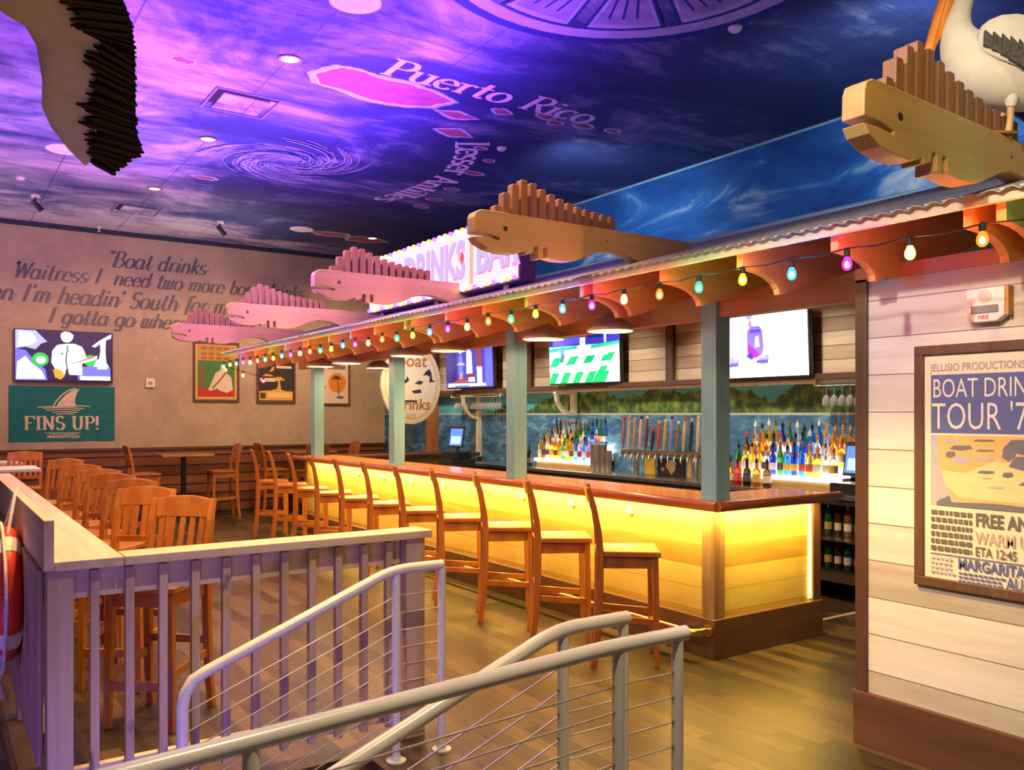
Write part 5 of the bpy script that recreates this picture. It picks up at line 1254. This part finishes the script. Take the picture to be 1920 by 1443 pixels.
# string of coloured bulbs along the eave
t = thing('string_lights', 'string of coloured party bulbs on black wire along the canopy eave', 'string lights', (3.40, 6.9, 2.45))
BC = [('orange', (1, .22, .02)), ('white', (1, .62, .30)), ('magenta', (1, .03, .45)), ('blue', (.05, .38, 1)), ('yellow', (1, .52, .02)), ('green', (.02, 1, .30))]
wire = MB(); wp = []; y = 1.42; i = 0; spots_ = []
while y < 12.3:
    spots_.append((3.395, y, 2.445)); y += .2975
spots_ += [(3.50, 12.40, 2.40), (3.75, 12.42, 2.33), (4.05, 12.42, 2.26)]
for k, p in enumerate(spots_):
    wp.append(p)
    if k + 1 < len(spots_):
        q = spots_[k + 1]; wp.append(((p[0] + q[0]) / 2, (p[1] + q[1]) / 2, (p[2] + q[2]) / 2 - .012))
MB().tube(wp, .004, 6).build('wire', BLACK, t, world=True)
for k, (x, y, z) in enumerate(spots_):
    nm, c = BC[(k + 5) % 6]
    z += random.uniform(-.012, .006)
    b_ = MB().lathe([(.001, -.093), (.010, -.091), (.019, -.082), (.0225, -.068), (.020, -.052), (.013, -.038), (.011, -.032), (.001, -.031)], (x, y, z), 12).build('bulb', TINT(nm, c), t, smooth=True, world=True)
    tag(b_, label='%s glowing bulb' % nm)
    MB().lathe([(.001, -.082), (.009, -.078), (.012, -.068), (.008, -.056), (.001, -.050)], (x, y, z), 8).build('filament', EMIT('filament_' + nm, tuple(.35 + .65 * v for v in c), 30), b_, smooth=True, world=True)
    lamp('POINT', (x, y, z - .066), 4.0 if k == 0 else 9.0 if nm == 'green' else 15.0 if nm == 'blue' else (9.0 if nm == 'white' else 13.0), c, size=.016, name='bulb_light')
    MB().lathe([(.001, -.034), (.0135, -.033), (.0145, -.004), (.008, .004), (.001, .005)], (x, y, z), 10).build('socket', BLACK, b_, smooth=True, world=True)

# ---------------------------------------------------------------- marquee sign on the canopy
SX = 3.98
t = thing('marquee_sign', 'glowing violet marquee sign with bulbs reading boat drinks bar, on the canopy roof', 'sign', (SX, 7.1, 2.86))
MB().box(SX, SX + .16, 5.72, 8.62, 2.80, 3.39).build('case', M('violet_case', (.14, .05, .22), .5), t, bevel=.006, world=True)
for y in (6.0, 7.2, 8.4): MB().box(SX + .05, SX + .11, y - .04, y + .04, deck(SX + .08) + .02, 2.81).build('bracket', STEEL, t, world=True)
b = Art((SX - .002, 8.60, 2.82), -Uy, Uz)
b.rect(EMIT('sign_face', (1.0, .42, 1.0), 1.7), 0, 0, 2.86, .55)
LT = EMIT('sign_letters', (.50, .48, .85), 0.9); LO = EMIT('sign_letter_shade', (.95, .22, .40), 1.1)
def sgn(txt, a_, sz, sx):
    b.text(LO, txt, a_ + .012, .125, sz, bold=.018, sx=sx); b.text(LT, txt, a_, .135, sz, bold=.010, sx=sx)
sgn('BOAT', .05, .40, .62); sgn('DRINKS', .82, .46, .74); b.rect(EMIT('sign_divider', (1.0, .30, .16), 1.3), 2.10, .04, 2.16, .50); sgn('BAR', 2.20, .46, .78)
b.poly(EMIT('sign_diamond', (.8, .08, .06), 1.0), [(1.93, .30), (1.97, .37), (2.01, .30), (1.97, .23)])
b.build('face', t)
SB = [EMIT('sign_bulb_white', (1, .80, .62), 7), EMIT('sign_bulb_violet', (.22, .06, 1), 5), EMIT('sign_bulb_amber', (1, .42, .04), 4)]
def sbulb(y, z, k):
    MB().lathe([(.001, 0), (.018, -.006), (.020, -.022), (.012, -.036), (.001, -.040)], (SX - .001, y, z), 8, 'x').build('marquee_bulb', SB[k % 3], t, smooth=True, world=True)
n = 28
for k in range(n): sbulb(5.77 + 2.80 * k / (n - 1), 3.362, k); sbulb(5.77 + 2.80 * k / (n - 1), 2.828, k + 1)
for k in range(1, 5): sbulb(5.77, 2.828 + .107 * k, k); sbulb(8.57, 2.828 + .107 * k, k + 1)

# ================================================================ framed tour poster and alarm on the right wall
WX = 4.0
PY, PZ, PW, PH = 1.945, 1.453, .785, 1.158
t = thing('framed_tour_poster', 'large framed boat drinks tour poster on the whitewashed plank wall', 'poster', (WX, PY, PZ))
fm = MB(); h, w_, k_ = PH / 2, PW / 2, .045
fm.box(-.03, 0, -w_, w_, h - k_, h); fm.box(-.03, 0, -w_, w_, -h, -h + k_); fm.box(-.0296, 0, -w_, -w_ + k_, -h + k_, h - k_); fm.box(-.0296, 0, w_ - k_, w_, -h + k_, h - k_)
fm.build('frame', FRAMEW, t, bevel=.004)
MB().box(-.012, 0, -w_ + .02, w_ - .02, -h + .02, h - .02).build('backing', INK((.76, .66, .50)), t)
IW, IH = PW - 2 * k_, PH - 2 * k_
b = Art((-.0125, w_ - k_, -h + k_), -Uy, Uz)
NV = INK((.10, .12, .30)); PAP = INK((.78, .70, .56)); OR = INK((.80, .42, .16)); OL = INK((.80, .58, .30)); GR = INK((.16, .15, .20)); DK = INK((.14, .12, .10)); GY = INK((.42, .40, .46))
b.text(INK((.36, .30, .26)), 'JELLISIO PRODUCTIONS PRESENTS', .03, IH - .080, .050, bold=.0012, sx=.80)
b.rect(NV, .032, IH - .375, IW - .032, IH - .097)
b.text(PAP, 'BOAT DRINKS', .038, IH - .205, .128, bold=-.0005, sx=.64); b.text(PAP, "TOUR '78", .034, IH - .355, .180, bold=-.001, sx=.66)
px0, px1, pz0, pz1 = .032, IW - .032, IH - .72, IH - .385
b.rect(OR, px0, pz0, px1, pz1); b.poly(GY, [(px0, pz0), (px0, pz1), (px0 + .03, pz1), (px0 + .045, pz1 - .16), (px0 + .09, pz0 + .09), (px0 + .12, pz0)])
b.poly(OL, [(px0 + .05, pz0 + .17), (px0 + .07, pz0 + .10), (px0 + .14, pz0 + .045), (px1, pz0 + .035), (px1, pz0 + .20), (px0 + .30, pz0 + .22), (px0 + .16, pz0 + .16)])
for (u0, v0, du, dv, m) in ((.06, .30, .08, .018, GY), (.09, .27, .11, .02, GR), (.07, .235, .05, .025, GR), (.10, .21, .09, .03, GY), (.20, .31, .10, .010, GR), (.21, .265, .09, .008, GR), (.20, .225, .10, .012, GY), (.33, .27, .2, .055, GR), (.36, .20, .12, .05, GR), (.33, .24, .06, .06, GR), (.22, .165, .08, .012, GR), (.33, .155, .05, .02, GR), (.40, .12, .2, .03, GR), (.27, .10, .07, .009, GY), (.24, .14, .05, .007, GY)):
    b.poly(m, [(px0 + u0, pz0 + v0), (px0 + u0 + du * .5, pz0 + v0 - dv * .3), (px0 + u0 + du, pz0 + v0 + dv * .2), (px0 + u0 + du * .9, pz0 + v0 + dv), (px0 + u0 + du * .2, pz0 + v0 + dv * .9)])
b.poly(GR, [(px0 + .03, pz0 + .02), (px0 + .09, pz0 + .05), (px0 + .10, pz0 + .02), (px0 + .30, pz0 + .03), (px1, pz0 + .015), (px1, pz0), (px0 + .03, pz0)])
zt = pz0 - .012
rnd = random.Random(2)
for r_ in range(6):
    z = zt - .022 - r_ * .034; x = .035
    while x < .225:
        l = rnd.uniform(.012, .03); b.rect(DK, x, z - .011, min(x + l, .23), z + .011); x += l + .006
b.text(DK, 'FREE AND', .245, zt - .068, .085, bold=.0025, sx=.72);
b.text(INK((.50, .36, .28)), 'WARM UP', .245, zt - .150, .082, bold=.001, sx=.70); b.text(DK, 'ETA 12:45', .245, zt - .205, .060, bold=.001, sx=.72)
b.rect(NV, .032, zt - .222, IW - .032, zt - .217)
b.text(NV, 'MARGARITA BAY', .165, zt - .275, .068, bold=.002, sx=.78)
for r_ in range(3):
    x = .17
    while x < .36: l = rnd.uniform(.01, .025); b.rect(NV, x, zt - .300 - .018 * r_, x + l, zt - .291 - .018 * r_); x += l + .005
for r_ in range(4):
    x = .035
    while x < .14: l = rnd.uniform(.01, .02); b.rect(GY, x, zt - .245 - .022 * r_, x + l, zt - .233 - .022 * r_); x += l + .006
b.text(NV, 'AUG.12', .385, zt - .335, .075, bold=.002, sx=.70)
b.build('print', t, world=False)

t = thing('alarm_strobe', 'white fire alarm strobe above the tour poster', 'alarm', (WX, 1.985, 2.195))
MB().prism([(.085, .08), (-.085, .08), (-.085, -.05), (-.05, -.075), (.05, -.075), (.085, -.05)], lambda a_, b_, d: (d, a_, b_), -.055, 0).build('housing', WHITEP, t, bevel=.006)
MB().box(-.062, -.0555, -.06, .065, -.035, .0).build('strobe_lens', M('strobe_glass', (.42, .40, .42), .08, .4), t, bevel=.003)
MB().lathe([(.03, 0), (.03, -.003), (.001, -.003)], (-.0555, 0, .04), 14, 'x').build('horn_grille', M('pale_grille', (.66, .60, .54), .6), t)
b = Art((-.0565, .05, -.065), -Uy, Uz); b.text(M('red_print', (.6, .1, .08), .5), 'FIRE', 0.02, 0.003, .026, bold=.0008); b.build('lettering', t, world=False)
MB().box(-.05, 0, -.1, -.087, -.05, .08).build('side_cover', M('orange_brown_cover', (.55, .24, .05), .5), t)

# ================================================================ pelicans
def ring_at(c, d, ra, rb, side, seg=18):
    d = d.normalized(); s_ = Vector(side).normalized(); n = d.cross(s_).normalized()
    return [c + s_ * ra * math.cos(2 * math.pi * k / seg) + n * rb * math.sin(2 * math.pi * k / seg) for k in range(seg)]
def bird_loft(sp, side):
    P = [Vector(p[0]) for p in sp]; rings = []
    for i, (p, ra, rb) in enumerate(sp):
        d = P[min(i + 1, len(P) - 1)] - P[max(i - 1, 0)]; rings.append(ring_at(P[i], d, ra, rb, side))
    return rings
t = thing('pelican', 'white pelican figure with orange bill standing on the nearest wooden fish', 'pelican', (3.56, 1.753, 2.822), R(-45))
# local -x is where it faces, z up, measured from the feet
body = [((-.175, 0, .665), .012, .012), ((-.165, 0, .69), .032, .030), ((-.13, 0, .70), .044, .044), ((-.10, 0, .675), .042, .042), ((-.098, 0, .62), .034, .034), ((-.115, 0, .56), .034, .036), ((-.135, 0, .50), .040, .044),
        ((-.143, 0, .44), .055, .062), ((-.128, 0, .385), .085, .088), ((-.09, 0, .325), .115, .125), ((-.02, 0, .28), .135, .150), ((.08, 0, .245), .138, .148), ((.20, 0, .215), .120, .125), ((.32, 0, .18), .085, .080), ((.42, 0, .155), .05, .038), ((.47, 0, .145), .01, .008)]
MB().loft(bird_loft(body, (0, 1, 0))).build('body', BIRDW, t, smooth=True, subsurf=1)
MB().loft(bird_loft([((-.150, 0, .690), .022, .022), ((-.185, 0, .59), .019, .021), ((-.215, 0, .49), .018, .021), ((-.248, 0, .36), .019, .023), ((-.278, 0, .245), .015, .017), ((-.298, 0, .170), .004, .005)], (0, 1, 0))).build('bill', BILL, t, smooth=True, subsurf=1)
MB().loft(bird_loft([((-.150, 0, .655), .018, .02), ((-.172, 0, .58), .020, .028), ((-.200, 0, .48), .015, .026), ((-.236, 0, .38), .009, .014), ((-.255, 0, .33), .002, .003)], (0, 1, 0))).build('throat_pouch', M('orange_pouch', (.72, .26, .03), .45), t, smooth=True, subsurf=1)
for s_ in (-1, 1):
    MB().lathe([(.001, 0), (.008, .001), (.006, .006), (.001, .008)], (-.150, s_ * .040 - (.006 if s_ < 0 else 0), .700), 10, 'y').build('eye', BLACK, t, smooth=True)
    wsp = [((-.10, s_ * .095, .375), .010, .035), ((-.05, s_ * .128, .370), .022, .085), ((.05, s_ * .146, .330), .025, .105), ((.17, s_ * .142, .270), .022, .09), ((.30, s_ * .115, .20), .015, .06), ((.42, s_ * .07, .15), .006, .025)]
    wn_ = MB().loft(bird_loft(wsp, (0, 1, 0))).build('wing', BIRDW, t, smooth=True, subsurf=1)
    fb = MB()
    for k in range(14):
        f = k / 13; x = -.085 + .36 * f; z = .320 - .30 * f; y = s_ * (.118 + .052 * math.sin(math.pi * min(1, f * .75 + .15)))
        L = .030 + .075 * math.sin(math.pi * (.12 + .70 * f)); d = Vector((.84, 0, -.54)); up_ = Vector((.05, 0, 1)).normalized()
        p = Vector((x, y, z)); q = p + up_ * L; e = p + d * .036; r_ = e + up_ * L * .8
        fb.add([v + Vector((0, s_ * k2, 0)) for k2 in (.006, -.014) for v in (p, e, r_, q)],
               [(0, 1, 2, 3), (7, 6, 5, 4), (0, 4, 5, 1), (1, 5, 6, 2), (2, 6, 7, 3), (3, 7, 4, 0)])
    fb.build('flight_feathers', M('dark_grey_feathers', (.05, .05, .05), .6, var=.7, scale=60), wn_)
    MB().tube([(.05, s_ * .055, .21), (.048, s_ * .05, .14), (.045, s_ * .045, .105)], [.055, .032, .018], 12).build('thigh', BIRDW, t, smooth=True)
    MB().tube([(.045, s_ * .045, .115), (.045, s_ * .04, .06), (.042, s_ * .032, .012)], [.016, .013, .015], 10).build('leg', LEGM, t, smooth=True)
    ft = MB(); fx, fy = .045, s_ * .030
    ft.prism([(fx + .03, fy), (fx, fy + .014), (fx - .070, fy + .028), (fx - .06, fy + .012), (fx - .085, fy), (fx - .06, fy - .012), (fx - .07, fy - .028), (fx, fy - .014)], lambda a_, b_, d: (a_, b_, d), .001, .012)
    ft.build('webbed_foot', M('brown_foot', (.26, .13, .05), .6), t, bevel=.002)

# a flying pelican hung from the ceiling: its far wing reaches into the view
LEAD = [(0.051, 2.829, 2.937), (0.177, 3.04, 2.936), (0.245, 3.087, 2.93), (0.29, 3.206, 2.916), (0.327, 3.422, 2.88), (0.342, 3.598, 2.842), (0.384, 3.711, 2.806), (0.461, 3.822, 2.757), (0.523, 3.877, 2.725)]
MID = [(0.234, 2.704, 2.937), (0.329, 2.843, 2.939), (0.376, 2.987, 2.931), (0.437, 3.012, 2.925), (0.451, 3.226, 2.899), (0.462, 3.423, 2.862), (0.482, 3.577, 2.823), (0.526, 3.704, 2.78), (0.544, 3.833, 2.735)]
TRAIL = [(0.405, 2.587, 2.937), (0.492, 2.788, 2.937), (0.533, 2.909, 2.929), (0.57, 3.07, 2.909), (0.609, 3.267, 2.873), (0.638, 3.415, 2.837), (0.664, 3.546, 2.799), (0.704, 3.649, 2.76), (0.633, 3.854, 2.707)]
def lerp_list(L, f):
    f = min(max(f, 0), 1) * (len(L) - 1); i = min(int(f), len(L) - 2)
    return Vector(L[i]).lerp(Vector(L[i + 1]), f - i)
BC_ = Vector((.06, 2.42, 3.02)); HD = Vector((-.90, .43, 0)).normalized(); SP = Vector((.43, .90, 0)).normalized()
t = thing('flying_pelican', 'flying pelican figure overhead with white wing and black feathers, at top left', 'pelican', tuple(BC_))
sp = [(BC_ - HD * .52, .02, .01), (BC_ - HD * .42, .09, .03), (BC_ - HD * .28, .12, .09), (BC_ - HD * .05, .15, .15), (BC_ + HD * .16, .14, .14), (BC_ + HD * .28, .09, .09), (BC_ + HD * .34 + Vector((0, 0, .06)), .055, .055), (BC_ + HD * .33 + Vector((0, 0, .13)), .05, .05), (BC_ + HD * .40 + Vector((0, 0, .17)), .052, .052), (BC_ + HD * .48 + Vector((0, 0, .16)), .04, .04), (BC_ + HD * .51 + Vector((0, 0, .155)), .01, .01)]
MB().loft(bird_loft([(tuple(p), a_, b_) for p, a_, b_ in sp], SP)).build('body', BIRDW, t, smooth=True, world=True, subsurf=1)
MB().loft(bird_loft([(tuple(BC_ + HD * (.47 + .33 * f) + Vector((0, 0, .15 - .05 * f))), .022 * (1 - .6 * f), .02 * (1 - .6 * f)) for f in (0, .3, .6, .9, 1)], SP)).build('bill', BILL, t, smooth=True, world=True)
def flying_wing(mir):
    def mp(p):
        p = Vector(p)
        if not mir: return p
        q = p - BC_; return BC_ + q - SP * (2 * q.dot(SP))
    m = MB(); n = 24; rings = []
    for i in range(-3, n + 1):
        f = max(i, 0) / n; le = lerp_list(LEAD, f); md_ = lerp_list(MID, f)
        if i < 0:                                            # the arm between body and wing
            k = -i / 3; root = BC_ + Vector((0, 0, .02)); le = le.lerp(root + HD * .15, k); md_ = md_.lerp(root - HD * .12, k)
        c = md_ - le; th = .030 * (1 - .55 * f); mdx = md_ + c * .22
        prof = [(0, 0), (.06, .6), (.25, 1), (.55, .8), (.9, .35), (1.0, .15), (1.0, -.05), (.9, -.05), (.55, -.25), (.25, -.6), (.06, -.5)]
        rings.append([mp(le + (mdx - le) * u + Vector((0, 0, th * v))) for u, v in prof])
    m.loft(rings); w_ = m.build('wing', BIRDW, t, smooth=True, world=True)
    bs = []
    for i in range(25):
        a_ = lerp_list(MID, i / 24); b_ = lerp_list(TRAIL, i / 24); c = b_ - a_
        bs.append([mp(a_ + c * u + Vector((0, 0, v))) for u, v in ((.16, .004), (.97, .004), (.97, -.006), (.16, -.006))])
    MB().loft(bs).build('feather_base', BIRDB, w_, world=True)
    fm_ = MB(); nf = 58; rnd = random.Random(4)
    for k in range(nf):
        f = (k + .5) / nf; a_ = lerp_list(MID, f + rnd.uniform(-.012, .012)); b_ = lerp_list(TRAIL, min(1, f + .015)); c = b_ - a_
        a_ = a_ - c * rnd.uniform(-.12, .16); s_ = (lerp_list(MID, min(1, f + .02)) - lerp_list(MID, max(0, f - .02))).normalized() * .024
        b_ = b_ + c * rnd.uniform(-.03, .03); dz = Vector((0, 0, -.012 - .004 * (k % 3)))
        c = b_ - a_
        pts = [a_, a_ + c * .16 + s_ * .55, a_ + c * .90 + s_ * .75, b_ + s_ * .25, a_ + c * .96 - s_ * .45, a_ + c * .16 - s_ * .55]
        v1 = [mp(p + dz) for p in pts]; v2 = [mp(p + dz + Vector((0, 0, .006))) for p in pts]
        fm_.add(v1 + v2, [(0, 1, 2, 3, 4, 5), (11, 10, 9, 8, 7, 6)] + [(q, (q + 1) % 6, 6 + (q + 1) % 6, 6 + q) for q in range(6)])
    fm_.build('flight_feathers', BIRDB, w_, world=True)
flying_wing(False); flying_wing(True)
MB().tube([tuple(BC_ + Vector((0, 0, .12))), (BC_.x, BC_.y, CZ)], .003, 6).build('hanging_wire', STEEL, t, world=True)
